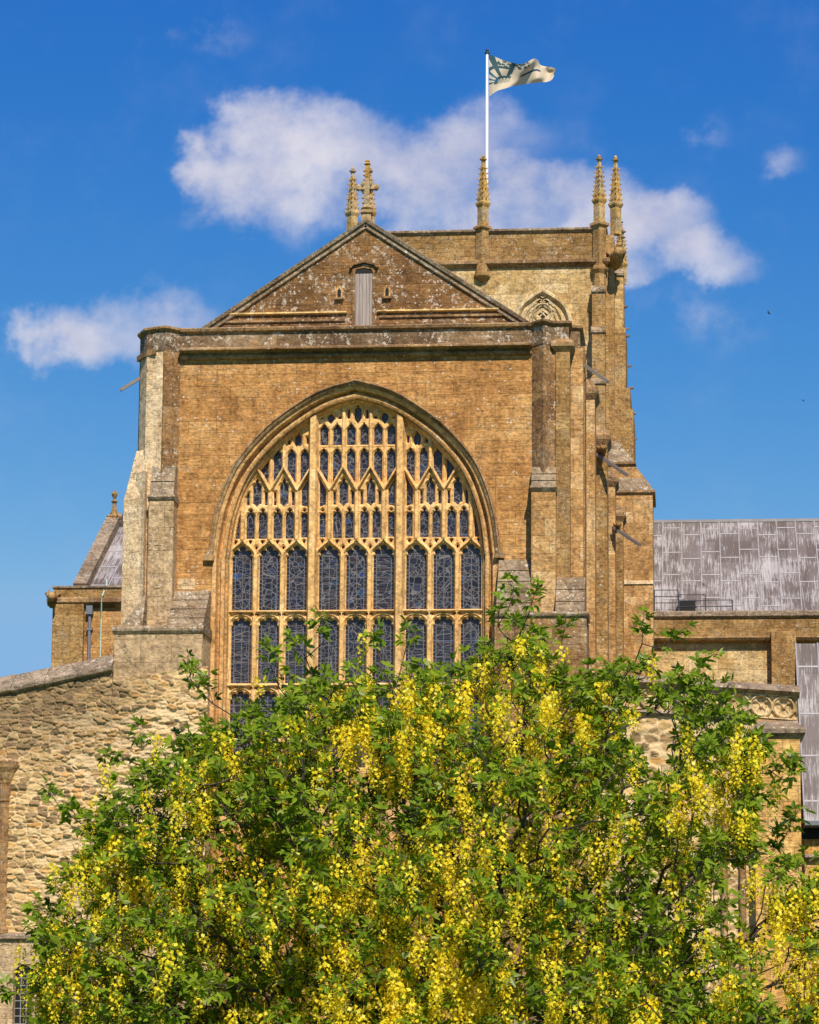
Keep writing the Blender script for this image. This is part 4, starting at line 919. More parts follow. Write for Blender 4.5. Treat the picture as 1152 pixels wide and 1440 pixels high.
hb = MB(); h0, h1 = at(954, 858, EY+.35), at(979.5, 843, EY+.35); hb.box(h0[0], h1[0], EY+.25, EY+1.5, h0[1]-.3, h1[1]); ho = hb.build('roof_hatch', 'lead', stw); MB().box(h0[0]+.05, h1[0]-.05, EY+.235, EY+.26, h0[1]-.2, h1[1]-.05).build('opening', 'dark', ho)
# railing in the gutter
RLs = empty('roof_railing', (X(975, 859, EY), EY, zE_), 'thin grey metal railing in the gutter below the lead roof', 'railing')
ry = EY+.05
for px, top in ((920.5, 830), (953.5, 830), (954.5, 836.5), (992, 836.5), (1030, 844)):
    x, zt = at(px, top, ry); MB().tube([(x, ry, zE_-.02), (x, ry, zt)], .022, 5).build('post', 'iron', RLs)
for (a, b, pys) in ((918, 953.5, (830, 839, 848)), (954, 992, (836.5, 845, 853)), (992, 1030, (844, 853))):
    for py in pys:
        x0, z = at(a, py, ry); x1, _ = at(b, py, ry); MB().tube([(x0, ry, z), (x1, ry, z)], .018, 5).build('rail', 'iron', RLs)
# north transept
nx0 = X(76, 880, EY); nx1 = -4.0; znp = Z(824, 120, EY); zns = Z(842, 120, EY)
nt_ = MB(); nt_.box(nx0, nx1, EY, EY+12, 0, zns); ntw = nt_.build('north_transept_wall', 'wall', CH)
MB().box(nx0-.03, nx1, EY-.08, EY+11.9, zns-.02, znp-.06).build('parapet', 'towerp', ntw)
P_ = [(nx0, EY-.05), (nx1, EY-.05), (nx1, EY+12), (nx0, EY+12)]
c_ = MB(); moulded(c_, P_, znp, .16, .1); c_.build('coping', 'coping', ntw); c_ = MB(); moulded(c_, P_, zns+.05, .42, .26); c_.build('string_course', 'string', ntw)
beast(74, 842, EY-.2, 1.1).build('gargoyle', 'towerb', ntw, 'worn corner gargoyle at the far left', smooth=True)
MB().box(nx0-.015, X(117, 880, EY-.25), EY-.25, EY+.5, 0, zns-.2).build('pilaster', 'towerb', ntw, bevel=.02)
zre = Z(738, 165, RY); rx0 = X(120, 823, EY+.4)
lead_roof('lead_roof', rx0+.1, nx1, EY+.4, znp-.15, RY, zre-.1, .75, ntw, 'dark lead roof seen left of the west front')
gc = MB()
def raker(mb, x0, x1, y0, z0, y1, z1, t):
    d = Vector((0, y1-y0, z1-z0)).normalized(); nn = Vector((0, -d.z, d.y)); vs = []
    for y, z in ((y0, z0), (y1, z1)):
        for x in (x0, x1):
            for o in (-.6, t): vs.append((x, y+nn.y*o, z+nn.z*o))
    return mb.add(vs, [(0, 1, 3, 2), (4, 6, 7, 5), (0, 4, 5, 1), (2, 3, 7, 6), (1, 5, 7, 3), (0, 2, 6, 4)])
raker(gc, rx0-.45, rx0+.12, EY+.3, znp-.1, RY, zre+.1, .28); raker(gc, rx0-.45, rx0+.12, 2*RY-EY-.3, znp-.1, RY, zre+.1, .28)
gc.build('gable_coping', 'coping', ntw)
fx, fz = rx0-.15, zre+.25
fi = MB(); fi.lathe(fx, RY, [(.12, fz-.2), (.26, fz), (.3, fz+.1), (.14, fz+.22), (.1, fz+.5), (.08, fz+.7), (.16, fz+.76), (.06, fz+.86), (.10, fz+.98), (.14, fz+1.1), (.05, fz+1.25)], 8)
for t in range(4): crocket(fi, (fx+.22*math.cos(t*1.57+.7), RY+.22*math.sin(t*1.57+.7), fz+.08), (math.cos(t*1.57+.7), math.sin(t*1.57+.7), .3), .1)
fi.build('finial', 'towerb', ntw, 'stone finial at the tip of the far left gable')
x, z1 = at(126.5, 852, EY-.15); dp = MB(); dp.tube([(x, EY-.12, 6), (x, EY-.12, z1-.3)], .07, 8); dp.box(x-.13, x+.13, EY-.26, EY-.0, z1-.35, z1); dp.box(x-.11, x+.11, EY-.2, EY, z1-1.0, z1-.9); dp.build('downpipe', 'pipe', ntw, 'grey downpipe with hopper head')
pts = [(150, 815, EY+.9), (150, 822, EY+.3), (144, 838, EY-.35), (143, 845, EY-.3), (142.5, 870, EY-.04), (141, 930, EY-.04)]
MB().tube([(at(a, b, c)[0], c, at(a, b, c)[1]) for a, b, c in pts], .03, 5).build('conductor_cable', 'copper', ntw, 'pale green cable down the wall')

# ------------------------------------------------------------------ south aisle front with quatrefoil parapet
AY = -.2
ax0, ax1 = ex1-.05, X(1122, 1000, AY)
def ztop_aisle(x): return z_a+(x-x_a)*slp
x_a, z_a = at(945, 967, AY); x_b, z_b = at(1122, 978.5, AY); slp = (z_b-z_a)/(x_b-x_a)
def quat():
    pit = (at(1102, 993.4, AY)[0]-at(977, 983, AY)[0])/4; cx0 = at(1102, 993.4, AY)[0]
    u = np.arange(ax0, ax1, .015); hh = .62; v = np.arange(-hh, .001, .015); U, V = np.meshgrid(u, v, indexing='ij'); D = np.zeros(U.shape)
    ph = (U-cx0+pit/2) % pit-pit/2; w_ = V+.31
    r = np.hypot(ph, w_); sink = np.clip((pit*.47-r)/.03, 0, 1)*.10
    lob = np.full(U.shape, 9.)
    for a, b in ((.135, 0), (-.135, 0), (0, .135), (0, -.135)): lob = np.minimum(lob, np.hypot(ph-a, w_-b)-.112)
    ctr = np.hypot(ph, w_)-.035
    foil = np.clip(-lob/.03, 0, 1)
    D = np.where(r < pit*.47, sink*(.35+.65*foil), 0); bead = np.clip((.022-np.abs(r-pit*.45))/.02, 0, 1)*.03
    D = D-bead; D = np.where(ctr < 0, .03, D)
    cs_ = np.maximum(np.abs(ph)-pit*.5+.0, 0)
    spn = (r > pit*.52) & (np.abs(w_) > .1) & (np.abs(w_) < .27); D = np.where(spn, .07, D)
    ok = np.ones(U.shape)
    return hf_mesh('quatrefoil_panel', u, v, ok, AY+D, AY+.2, None, xf=lambda p: (p[0], p[1], p[2]+ztop_aisle(p[0])))
SC = empty('side_chapel', (ax0, AY, 0), 'low side chapel with quatrefoil parapet and orange end pier, behind the tree on the right', 'chapel')
am = MB(); am.prism([(ax0, AY+.03), (ax1, AY+.03), (ax1, 6), (ax0, 6)], 0, [ztop_aisle(ax0)-.6, ztop_aisle(ax1)-.6, ztop_aisle(ax1)-.6, ztop_aisle(ax0)-.6]); aisle = SC; am.build('wall', 'lower', SC)
link('quatrefoil_parapet', quat(), 'quat', aisle, 'raking parapet carved with quatrefoils in circles')
bk = MB(); bk.prism([(ax0, AY+.13), (ax1-.004, AY+.13), (ax1-.004, AY+.5), (ax0, AY+.5)], [ztop_aisle(ax0)-.6, ztop_aisle(ax1)-.6]*1+[ztop_aisle(ax1)-.6, ztop_aisle(ax0)-.6], [ztop_aisle(ax0), ztop_aisle(ax1), ztop_aisle(ax1), ztop_aisle(ax0)]); bk.build('parapet_back', 'quat', aisle)
def raking(mb, x0, x1, prof, dz):
    n = len(prof); return mb.add([(x0, y, ztop_aisle(x0)+z+dz) for y, z in prof]+[(x1, y, ztop_aisle(x1)+z+dz) for y, z in prof], [(i, (i+1) % n, n+(i+1) % n, n+i) for i in range(n)]+[tuple(range(n-1, -1, -1)), tuple(range(n, 2*n))])
c_ = MB(); raking(c_, ax0, ax1+.05, [(AY+.55, .28), (AY+.1, .24), (AY-.13, .12), (AY-.16, .05), (AY-.10, .02), (AY, -.05), (AY+.55, -.05)], .03); c_.build('coping', 'coping', aisle)
c_ = MB(); raking(c_, ax0, X(1058, 1005, AY-.1), [(AY+.2, .04), (AY-.12, -.02), (AY-.16, -.08), (AY-.08, -.16), (AY+.2, -.2)], -.60); c_.build('string_course', 'coping', aisle)
# end pier
py0, py1 = X(1061, 1100, -.75), X(1126, 1100, -.75); zpt = Z(1022, 1090, -.75)
MB().prism([(py0, -.75), (py1, -.75), (py1, 1.5), (py0, 1.5)], 0, zpt-.2).build('pier', 'aisle', aisle, 'orange ashlar pier under the quatrefoil parapet', bevel=.015)
pc = MB(); PP = [(py0, -.75), (py1, -.75), (py1, 1.5), (py0, 1.5)]; moulded(pc, PP, zpt, .30, .14); pc.prism(poly_off(PP, .05), zpt-.01, zpt+.2, [(py0+.1, -.25), (py1-.05, -.25), (py1-.05, 1.4), (py0+.1, 1.4)]); pc.build('pier_head', 'coping', aisle)
# moulded doorway shafts behind the tree
for px in (1018, 1044):
    x, zt = at(px, 1196 if px > 1030 else 1150, -.3); sh = MB(); sh.lathe(x, -.34, [(.13, 0), (.13, .3), (.085, .4), (.085, zt-.3), (.11, zt-.24), (.10, zt-.2), (.17, zt), (.17, zt+.08)], 10); sh.box(x-.18, x+.18, -.5, -.15, zt+.08, zt+.16); sh.build('shaft', 'turret', aisle, None, smooth=False)
# low lead roof beyond the pier and the wall under it
lx0, lx1 = X(1119, 905, 14.5), X(1330, 1155, 10.); zl0 = Z(1156, 1140, 10.); zl1 = Z(905, 1140, 14.5)
lw = MB(); lw.box(lx0, lx1, 10.35, 22, 0, zl0-.1); lwall = empty('low_building', (lx0, 10.35, 0), 'low building with steep grey lead roof at the right edge, beyond the orange pier', 'building'); lw.build('wall', 'aisle', lwall)
lead_roof('lead_roof', lx0, lx1, 10.0, zl0, 14.5, zl1, .62, lwall, 'steep grey lead roof at the right edge', steps=True)
rail(MB(), [(10.4, zl0+.05), (9.85, zl0+.03), (9.82, zl0-.1), (9.95, zl0-.16), (10.4, zl0-.16)], lx0, lx1).build('gutter', 'iron', lwall)
zw = Z(1180, 1140, 10.3); MB().box(X(1128, 1170, 10.3), lx1, 10.28, 10.4, zw, zl0-.16).build('dark_opening', 'dark', lwall)
rail(MB(), [(10.4, zw-.42), (10.2, zw-.45), (10.15, zw-.53), (10.25, zw-.62), (10.4, zw-.62)], lx0, lx1).build('string_course', 'coping', lwall)

# ------------------------------------------------------------------ rubble masonry
def rubble_mesh(name, x0, x1, ztopf, Y, res=.024, cw=.34, chh=.17, depth=.075, seed=1, mortf=None, dirtf=None, zmin=0., win=None):
    rg = np.random.default_rng(seed); nx = int((x1-x0)/res)+1; xs = np.linspace(x0, x1, nx); zt = np.array([ztopf(x) for x in xs]); nz = int((zt.max()-zmin)/res)+1
    t = np.linspace(0, 1, nz); Xg = np.repeat(xs[:, None], nz, 1); Zg = zmin+(zt[:, None]-zmin)*t[None, :]
    wx = np.array([[mnoise.noise((a*1.3, b*1.3, seed)) for b in np.linspace(zmin, zt.max(), 60)] for a in np.linspace(x0, x1, 60)])
    ia = np.clip(((Xg-x0)/(x1-x0)*59).astype(int), 0, 59); ib = np.clip(((Zg-zmin)/(zt.max()-zmin)*59).astype(int), 0, 59); wv = wx[ia, ib]
    ci = (Xg)/cw; cj = (Zg)/chh+wv*.5
    ci = ci+.5*(np.floor(cj) % 2)*0
    I = np.floor(ci).astype(int); J = np.floor(cj).astype(int)
    best = np.full(Xg.shape, 9.); sec = np.full(Xg.shape, 9.); rid = np.zeros(Xg.shape); rid2 = np.zeros(Xg.shape)
    T = rg.random((257, 257, 4))
    for di in (-1, 0, 1):
        for dj in (-1, 0, 1):
            a = T[(I+di) % 257, (J+dj) % 257]
            fx = I+di+.5+(a[..., 0]-.5)*.95; fz = J+dj+.5+(a[..., 1]-.5)*.75
            d = np.sqrt(((ci-fx)*1.05)**2+((cj-fz)*.95)**2)+a[..., 2]*.12
            nb = d < best; sec = np.where(nb, best, np.minimum(sec, d)); rid = np.where(nb, a[..., 3], rid); rid2 = np.where(nb, a[..., 2], rid2); best = np.where(nb, d, best)
    e = sec-best
    mf = mortf(Xg, Zg) if mortf else .5+0*Xg
    def vn(s1, s2, sd):
        r2 = np.random.default_rng(sd); T2 = r2.random((259, 259)); a_, b_ = Xg/s1+40, Zg/s2+40; i_, j_ = np.floor(a_).astype(int), np.floor(b_).astype(int); fa, fb = a_-i_, b_-j_; fa = fa*fa*(3-2*fa); fb = fb*fb*(3-2*fb)
        return (T2[i_ % 257, j_ % 257]*(1-fa)+T2[(i_+1) % 257, j_ % 257]*fa)*(1-fb)+(T2[i_ % 257, (j_+1) % 257]*(1-fa)+T2[(i_+1) % 257, (j_+1) % 257]*fa)*fb-.5
    bury = np.clip(((rid*7.7) % 1-(1-.72*mf))/.1, 0, 1)              # stones sunk under the lime mortar
    e = e+vn(.09, .07, 3)*.16
    th = .05+.17*mf
    prof = np.clip((e-th*.6)/.09, 0, 1); prof = prof*prof*(3-2*prof)*(1-.85*bury)
    hh = prof*(.2+.8*rid2)*depth+(vn(.26, .08, 1)*.06+vn(.12, .045, 2)*.045+vn(.05, .03, 5)*.025)*(.5+.8*mf)
    hh = hh+rg.normal(0, .002, Xg.shape)
    mort = np.maximum(1-np.clip((e-th)/.08, 0, 1), bury)
    if dirtf: dirt = dirtf(Xg, Zg)
    else: dirt = np.zeros(Xg.shape)
    V = np.stack([Xg, Y-hh, Zg], -1).reshape(-1, 3)
    ii = np.arange(nx*nz).reshape(nx, nz); F = np.stack([ii[:-1, :-1], ii[1:, :-1], ii[1:, 1:], ii[:-1, 1:]], -1).reshape(-1, 4)
    if win is not None:
        k = np.zeros((nx-1, nz-1), bool); xm, zm_ = Xg[:-1, :-1], Zg[:-1, :-1]
        for (a, b, c, d) in win: k |= (xm > a) & (xm < b) & (zm_ > c) & (zm_ < d)
        F = F[~k.reshape(-1)]
    return npmesh(name, V, F, {'rnd': rid.ravel(), 'mort': mort.ravel(), 'dirt': dirt.ravel()})
WY = -1.2
RW = empty('rubble_wall', (X(80, 1000, WY), WY, 0), 'rough rubble stone wall with sloping coping left of the west front', 'wall')
wx0_, wx1_ = X(-170, 1000, WY), X(292, 1000, WY)
(cxa, cza), (cxb, czb) = at(0, 978, WY), at(160, 945, WY); (_, _), (cxd, czd) = (0, 0), at(284, 938, WY)
def wtopf(x):
    if x < dx0: return cza+(x-cxa)*(czb-cza)/(cxb-cxa)
    return at(160, 956, WY)[1]+(x-dx0)*(czd-at(160, 956, WY)[1])/(cxd-dx0)
xq = lambda px: X(px, 1100, WY)
def mortf(x, z): return np.clip(.25+.75*((x-xq(60))/(xq(240)-xq(60))), .15, 1)*np.clip((Z(1000, 100, WY)+.3-z)/.8+.2, 0.1, 1)
def dirtf(x, z):
    zt = cza+(x-cxa)*(czb-cza)/(cxb-cxa)
    return np.clip(1-(zt-z)/2.6, 0, 1)*np.clip((xq(235)-x)/1.6, 0, 1)
zst = Z(1316, 30, WY)
me = rubble_mesh('masonry', wx0_, wx1_, wtopf, WY, .019, .29, .145, .06, 4, mortf, dirtf, zmin=zst-.1)
link('masonry', me, 'rubble', RW, None, smooth=True)
MB().box(wx0_, wx1_, WY+.02, WY+.85, zst-.1, min(wtopf(wx0_), wtopf(wx1_))-.3).build('wall_core', 'greyface', RW)
c_ = MB()
for k in range(7):
    xa_, xb_ = wx0_+(dx0-wx0_)*k/7+.002, wx0_+(dx0-wx0_)*(k+1)/7-.002
    jz = random.uniform(-.01, .01); prof = [(WY+.9, .30), (WY+.35, .36), (WY-.10, .03), (WY-.17, -.02), (WY-.15, -.13), (WY-.05, -.17), (WY+.9, -.17)]; n = len(prof)
    f_ = lambda x: cza+(x-cxa)*(czb-cza)/(cxb-cxa)+.16+jz
    c_.add([(xa_, y, f_(xa_)+z) for y, z in prof]+[(xb_, y, f_(xb_)+z+.01) for y, z in prof], [(i, (i+1) % n, n+(i+1) % n, n+i) for i in range(n)]+[tuple(range(n-1, -1, -1)), tuple(range(n, 2*n))])
c_.build('coping', 'coping', RW, 'thick weathered sloping coping', bevel=.02)
# string course and lower wall with a two-light window
rail(MB(), [(WY+.1, zst+.1), (WY-.12, zst+.06), (WY-.2, zst), (WY-.2, zst-.07), (WY-.13, zst-.14), (WY+.1, zst-.14)], wx0_, X(300, 1316, WY)).build('string_course', 'coping', RW)
LY = WY-.1
w0, w1 = at(17, 1450, LY), at(46, 1357, LY); v0, v1 = at(53, 1450, LY), at(82, 1357, LY)
lwm = MB()
zb_w = .25
xsL = [wx0_, w0[0], w1[0], v0[0], v1[0], X(300, 1400, LY)]
lwm.box(xsL[0], xsL[5], LY, WY+.85, w1[1]+.02, zst-.13); lwm.box(xsL[0], xsL[1], LY, WY+.85, 0, w1[1]+.02); lwm.box(xsL[4], xsL[5], LY, WY+.85, 0, w1[1]+.02); lwm.box(xsL[1], xsL[4], LY, WY+.85, 0, zb_w)
lwm.build('lower_wall', 'greyface', RW)
wn = MB(); wn.box(xsL[2], xsL[3], LY+.03, LY+.3, zb_w, w1[1]+.02)
for a, b in ((xsL[1], xsL[2]), (xsL[3], xsL[4])):
    for sx in (0, 1):
        pts = [(a if sx == 0 else b, w1[1]+.02)]+[((a+b)/2+(b-a)/2*math.cos(th)*(-1 if sx == 0 else 1), w1[1]-.24+.24*math.sin(th)) for th in np.linspace(math.pi/2, 0, 7)]
        wn.xz(pts, LY+.03, LY+.3)
wno = wn.build('window', 'greyface', RW, 'two light leaded window near the bottom left corner')
for a, b in ((xsL[1], xsL[2]), (xsL[3], xsL[4])):
    MB().box(a, b, LY+.2, LY+.22, zb_w, w1[1]+.02).build('glass_pane', 'leaded', wno)
# engaged shaft at the left edge
x, zt = at(8, 1075, WY-.1); sh = MB(); zb0 = zst+.05
sh.lathe(x-.02, WY+.02, [(.20, zb0), (.20, zb0+.1), (.145, zb0+.2), (.145, zt-.95), (.165, zt-.93), (.165, zt-.89), (.15, zt-.87), (.17, zt-.5), (.27, zt-.2), (.34, zt-.08), (.36, zt), (.36, zt+.06)], 12)
sh.box(x-.45, x-.2, WY-.12, WY+.1, zb0, zt-.25)
sh.build('engaged_shaft', 'turret', RW, 'half column with a spreading capital at the left edge')
# lower right rubble wall behind the tree
me = rubble_mesh('masonry', ax0, ax1+.02, lambda x: ztop_aisle(x)-.75, AY-.02, .04, .36, .2, .06, 9, lambda x, z: .5+0*x, None, zmin=0)
link('rubble_facing', me, 'rubble', aisle, None, smooth=True)

# ------------------------------------------------------------------ flagpole and flag, birds
FY = 40.0
fpx, fpz = at(685.2, 75, FY); FP = empty('flagpole', (X(684.6, 322, FY), FY, ztop-1), 'tall white flagpole standing on the tower roof', 'flagpole')
bxp = X(684.6, 300, FY)
MB().tube([(bxp, FY, ztop-1.2), ((bxp+fpx)/2, FY, (ztop+fpz)/2), (fpx, FY, fpz)], [.075, .07, .05], 10).build('pole', 'white', FP, smooth=True)
MB().lathe(fpx, FY, [(.03, fpz-.02), (.11, fpz+.0), (.11, fpz+.05), (.05, fpz+.08), (.08, fpz+.13), (.02, fpz+.2)], 8).build('finial', 'iron', FP)
top = [(687.5, 76), (697, 80), (708, 84.5), (722, 88.5), (734, 90), (742, 86.5), (751, 82.5), (756, 84), (760, 91), (768, 93.5), (776, 94.5), (781, 97)]
bot = [(688, 136), (693, 132), (700, 127.5), (710, 124.5), (720, 121.5), (732, 119.5), (742, 118), (752, 116.5), (762, 115.5), (770, 115), (777, 111), (781, 101)]
T_ = catmull(top, 5); B_ = catmull(bot, 5); nu = len(T_); nv = 22; V = []; FU = []
for i in range(nu):
    for j in range(nv):
        s = i/(nu-1); t = j/(nv-1); px = T_[i][0]*(1-t)+B_[i][0]*t; py = T_[i][1]*(1-t)+B_[i][1]*t
        dy = .30*math.sin(s*9.5-t*2.2)*min(1, s*3)+.16*math.sin(s*21+t*4.5)*min(1, s*2)+.10*math.sin(t*9+s*6)*s+(.35*math.sin((s-.62)/.38*math.pi)*(1-t) if s > .62 else 0)
        Yv = FY-.02+dy; x, z = at(px, py, Yv); V.append((x, Yv, z)); FU.append((s, 1-t, 0))
ii = np.arange(nu*nv).reshape(nu, nv); F = np.stack([ii[:-1, :-1], ii[1:, :-1], ii[1:, 1:], ii[:-1, 1:]], -1).reshape(-1, 4)
me = npmesh('flag', np.array(V), F, {'fuv': np.array(FU)}); fl = link('flag', me, 'flag', None, None, smooth=True)
fl['label'] = 'cream flag with dark blue radiating pattern flying from the white flagpole'; fl['category'] = 'flag'
def bird(px, py, Y, roll, label, s=.17):
    x, z = at(px, py, Y); b = MB(); c, s_ = math.cos(roll), math.sin(roll)
    b.tube([(-.45*s, 0, 0), (-.1*s, 0, .02*s), (.3*s, 0, .03*s), (.5*s, 0, 0)], [.03*s, .13*s, .12*s, .03*s], 7)
    for q in (-1, 1): b.add([(.2*s, q*.05*s, .05*s), (-.05*s, q*.05*s, .05*s), (-.25*s, q*.55*s, .22*s), (-.45*s, q*1.0*s, .18*s), (-.1*s, q*.6*s, .24*s)], [(0, 1, 2, 4), (4, 2, 3)])
    b.add([(-.4*s, 0, .01*s), (-.75*s, .12*s, .02*s), (-.65*s, 0, .02*s), (-.75*s, -.12*s, .02*s)], [(0, 1, 2), (0, 2, 3)])
    e = empty('bird', (x, Y, z), label, 'bird', 'birds in the sky'); o = b.build('body', 'bird', None); o.parent = e
    e.rotation_euler = (roll, .5, .9)
bird(1081, 440, 30, .9, 'small dark bird with spread wings, the upper one in the sky right of the tower', .20)
bird(1129.5, 563.5, 60, .2, 'tiny dark bird, the lower one in the sky above the lead roof', .15)
# ------------------------------------------------------------------ laburnum tree
TYc = -52.4
outline = [(60, 1700), (70, 1470), (72, 1400), (58, 1330), (95, 1275), (140, 1195), (175, 1130), (215, 1100), (265, 1068), (330, 1036), (385, 998), (450, 966), (520, 964), (600, 968), (655, 962), (690, 925), (725, 900), (755, 915), (790, 965), (850, 962), (905, 948),
           (950, 975), (1000, 1000), (1045, 1035), (1072, 1090), (1050, 1145), (1055, 1212), (1110, 1240), (1180, 1240), (1260, 1330), (1270, 1480), (1200, 1700), (700, 1790), (300, 1780)]
OA = np.array(outline, float)
def inside_out(px, py):
    d = s_poly(np.array(px, float), np.array(py, float), outline); return -d
tb = Vector((X(640, 1750, TYc+.1), TYc+.1, 0))
TREE = empty('laburnum_tree', tb, 'laburnum tree in full bloom with hanging yellow flower clusters before the church', 'tree')
cent = []
gaps = [(985, 1160, 50, 45), (1040, 1290, 36, 70), (1090, 1380, 40, 60), (120, 1290, 34, 24), (920, 1070, 34, 30), (200, 1350, 30, 30), (600, 1160, 22, 20), (1010, 1090, 30, 26)]
rg = np.random.default_rng(5)
while len(cent) < 3100:
    px, py = rg.uniform(-60, 1290), rg.uniform(850, 1790); d = float(inside_out(px, py))
    if d < 0: continue
    th = 1.25*math.sqrt(min(1, d/320.0))+.12
    if any(((px-a)/b2)**2+((py-b)/c2)**2 < 1 for a, b, b2, c2 in gaps) and rg.random() < .75: continue
    if px > 880 and py > 1080 and rg.random() < .1: continue
    u_ = rg.uniform(-1, 1); Yc = TYc+th*u_
    # clumpiness
    if mnoise.noise((px/95, py/95, Yc*1.6)) < -.33: continue
    x, z = at(px, py, Yc)
    if z < .75: continue
    cent.append((x, Yc, z))
sprigs = [(268, 955, -52.6), (300, 990, -52.6), (722, 838, -52.5), (745, 860, -52.6), (700, 880, -52.5), (455, 903, -52.6), (430, 925, -52.5), (570, 915, -52.4), (530, 912, -52.5), (903, 905, -52.5), (930, 912, -52.6), (85, 1138, -52.4), (110, 1155, -52.4), (140, 1180, -52.4), (975, 948, -52.5), (960, 975, -52.6), (178, 1068, -52.5), (225, 1050, -52.5), (1105, 1175, -52.3), (1085, 1200, -52.3), (30, 1400, -52.8), (790, 905, -52.5), (1085, 1085, -52.6), (1108, 1100, -52.6), (1000, 985, -52.6), (70, 1290, -52.5), (95, 1270, -52.5), (380, 935, -52.6)]
spr0 = len(cent)
for px, py, Y in sprigs:
    x, z = at(px, py, Y); cent.append((x, Y, z))
C_ = np.array(cent); n = len(C_)
root = np.array((tb.x, tb.y, 1.0))
dist0 = np.linalg.norm((C_-root)*np.array((1, 1, .8)), axis=1); order = np.argsort(dist0); parent = {}; plist = [root]; pid = [-1]; pcost = [0.]
for k in order:
    P = np.array(plist); dd = np.linalg.norm(P-C_[k], axis=1); j = int(np.argmin(dd+.42*np.array(pcost)+.06*np.maximum(0, P[:, 2]-C_[k][2]))); parent[k] = j; plist.append(C_[k]); pid.append(k); pcost.append(pcost[j]+dd[j])
cnt = np.ones(len(plist)); 
for i in range(len(plist)-1, 0, -1): cnt[parent[pid[i]]] += cnt[i]
br = MB(); limb = MB()
for i in range(1, len(plist)):
    j = parent[pid[i]]; a, b = Vector(plist[j]), Vector(plist[i]); r0 = .00165*cnt[i]**.52+.0014; r1 = .00165*max(1, cnt[i]*.75)**.52+.0010
    mid = (a+b)/2+Vector((random.uniform(-1, 1), random.uniform(-1, 1), random.uniform(-.6, .2)))*(b-a).length*.12
    (limb if cnt[i] > 60 else br).tube([a, mid, b], [r0, (r0+r1)/2, r1], 5 if cnt[i] > 6 else 4, caps=False)
limb.build('limb', 'bark', TREE); tw_ = br.build('branches', 'bark', TREE); tw_['kind'] = 'stuff'
tk = MB(); tk.tube([(tb.x-.05, tb.y, -.05), (tb.x+.02, tb.y, .3), (tb.x-.02, tb.y+.02, .7), tuple(root)], [.15, .115, .10, .095], 10); tk.build('trunk', 'bark', TREE, smooth=True)
# foliage: trifoliate leaves
LV, LF, LA = [], [], []
prof_l = [(-.0, 0), (.28, .5), (.62, .46), (1.0, 0)]
def leaflet(o, d, nrm, L, wd, a):
    side = d.cross(nrm).normalized(); base = len(LV)
    mid = o+d*L*.5-nrm*L*.05; tip = o+d*L-nrm*L*.14
    fold = .16*wd
    l1 = o+d*L*.3+side*wd*.46+nrm*fold; l2 = o+d*L*.66+side*wd*.42+nrm*(fold-L*.05)
    r1 = o+d*L*.3-side*wd*.46+nrm*fold; r2 = o+d*L*.66-side*wd*.42+nrm*(fold-L*.05)
    LV.extend([o, l1, l2, tip, r2, r1, mid]); LF.extend([(base, base+1, base+2, base+6), (base+6, base+2, base+3), (base, base+6, base+4, base+5), (base+6, base+3, base+4)]); LA.extend([a]*7)
def rv(): return Vector((random.gauss(0, 1), random.gauss(0, 1), random.gauss(0, 1))).normalized()
crown_c = Vector((X(640, 1300, TYc), TYc, Z(1330, 640, TYc)))
st_mb = MB()
def leaf(p, out, up, size):
    d = (out+rv()*.55+Vector((0, 0, -.10))).normalized(); nrm = (up+rv()*.6).normalized(); nrm = (nrm-d*nrm.dot(d)).normalized()
    pet = size*random.uniform(.5, .8); q = p+d*pet; side = d.cross(nrm); a = min(1, max(0, random.gauss(.5, .2)))
    st_mb.tube([p, q], [.0013, .001], 3, caps=False)
    for ang in (-1.05, 0, 1.05):
        dd = (d*math.cos(ang)+side*math.sin(ang)+rv()*.15).normalized(); n2 = (nrm+rv()*.25).normalized(); n2 = (n2-dd*n2.dot(dd)).normalized()
        leaflet(q, dd, n2, size*(1.0 if ang == 0 else .88)*random.uniform(.85, 1.1), size*.40, min(1, max(0, a+random.gauss(0, .07))))
for k in range(n):
    p = Vector(C_[k]); out = (p-crown_c); out.z *= .7; out = out.normalized(); sp_ = k >= spr0
    nl = random.randint(7, 10) if not sp_ else random.randint(13, 17)
    sh = (out*.6+Vector((0, -.1, .5))+rv()*.5).normalized(); Ls = random.uniform(.08, .16)
    st_mb.tube([p, p+sh*Ls], [.0022, .0014], 3, caps=False)
    for q in range(nl):
        t = random.random()**.6; leaf(p+sh*Ls*t+rv()*.012, (sh*.4+rv()*.8).normalized(), Vector((.15, -.3, .8)), random.uniform(.036, .062))
fol = npmesh('foliage', np.array([tuple(v) for v in LV]), LF, {'rnd': np.array(LA)}); fo = link('foliage', fol, 'leaf', TREE, 'small dark green leaves in threes', smooth=False); fo['kind'] = 'stuff'
sto = st_mb.build('twigs', 'bark', TREE); sto['kind'] = 'stuff'
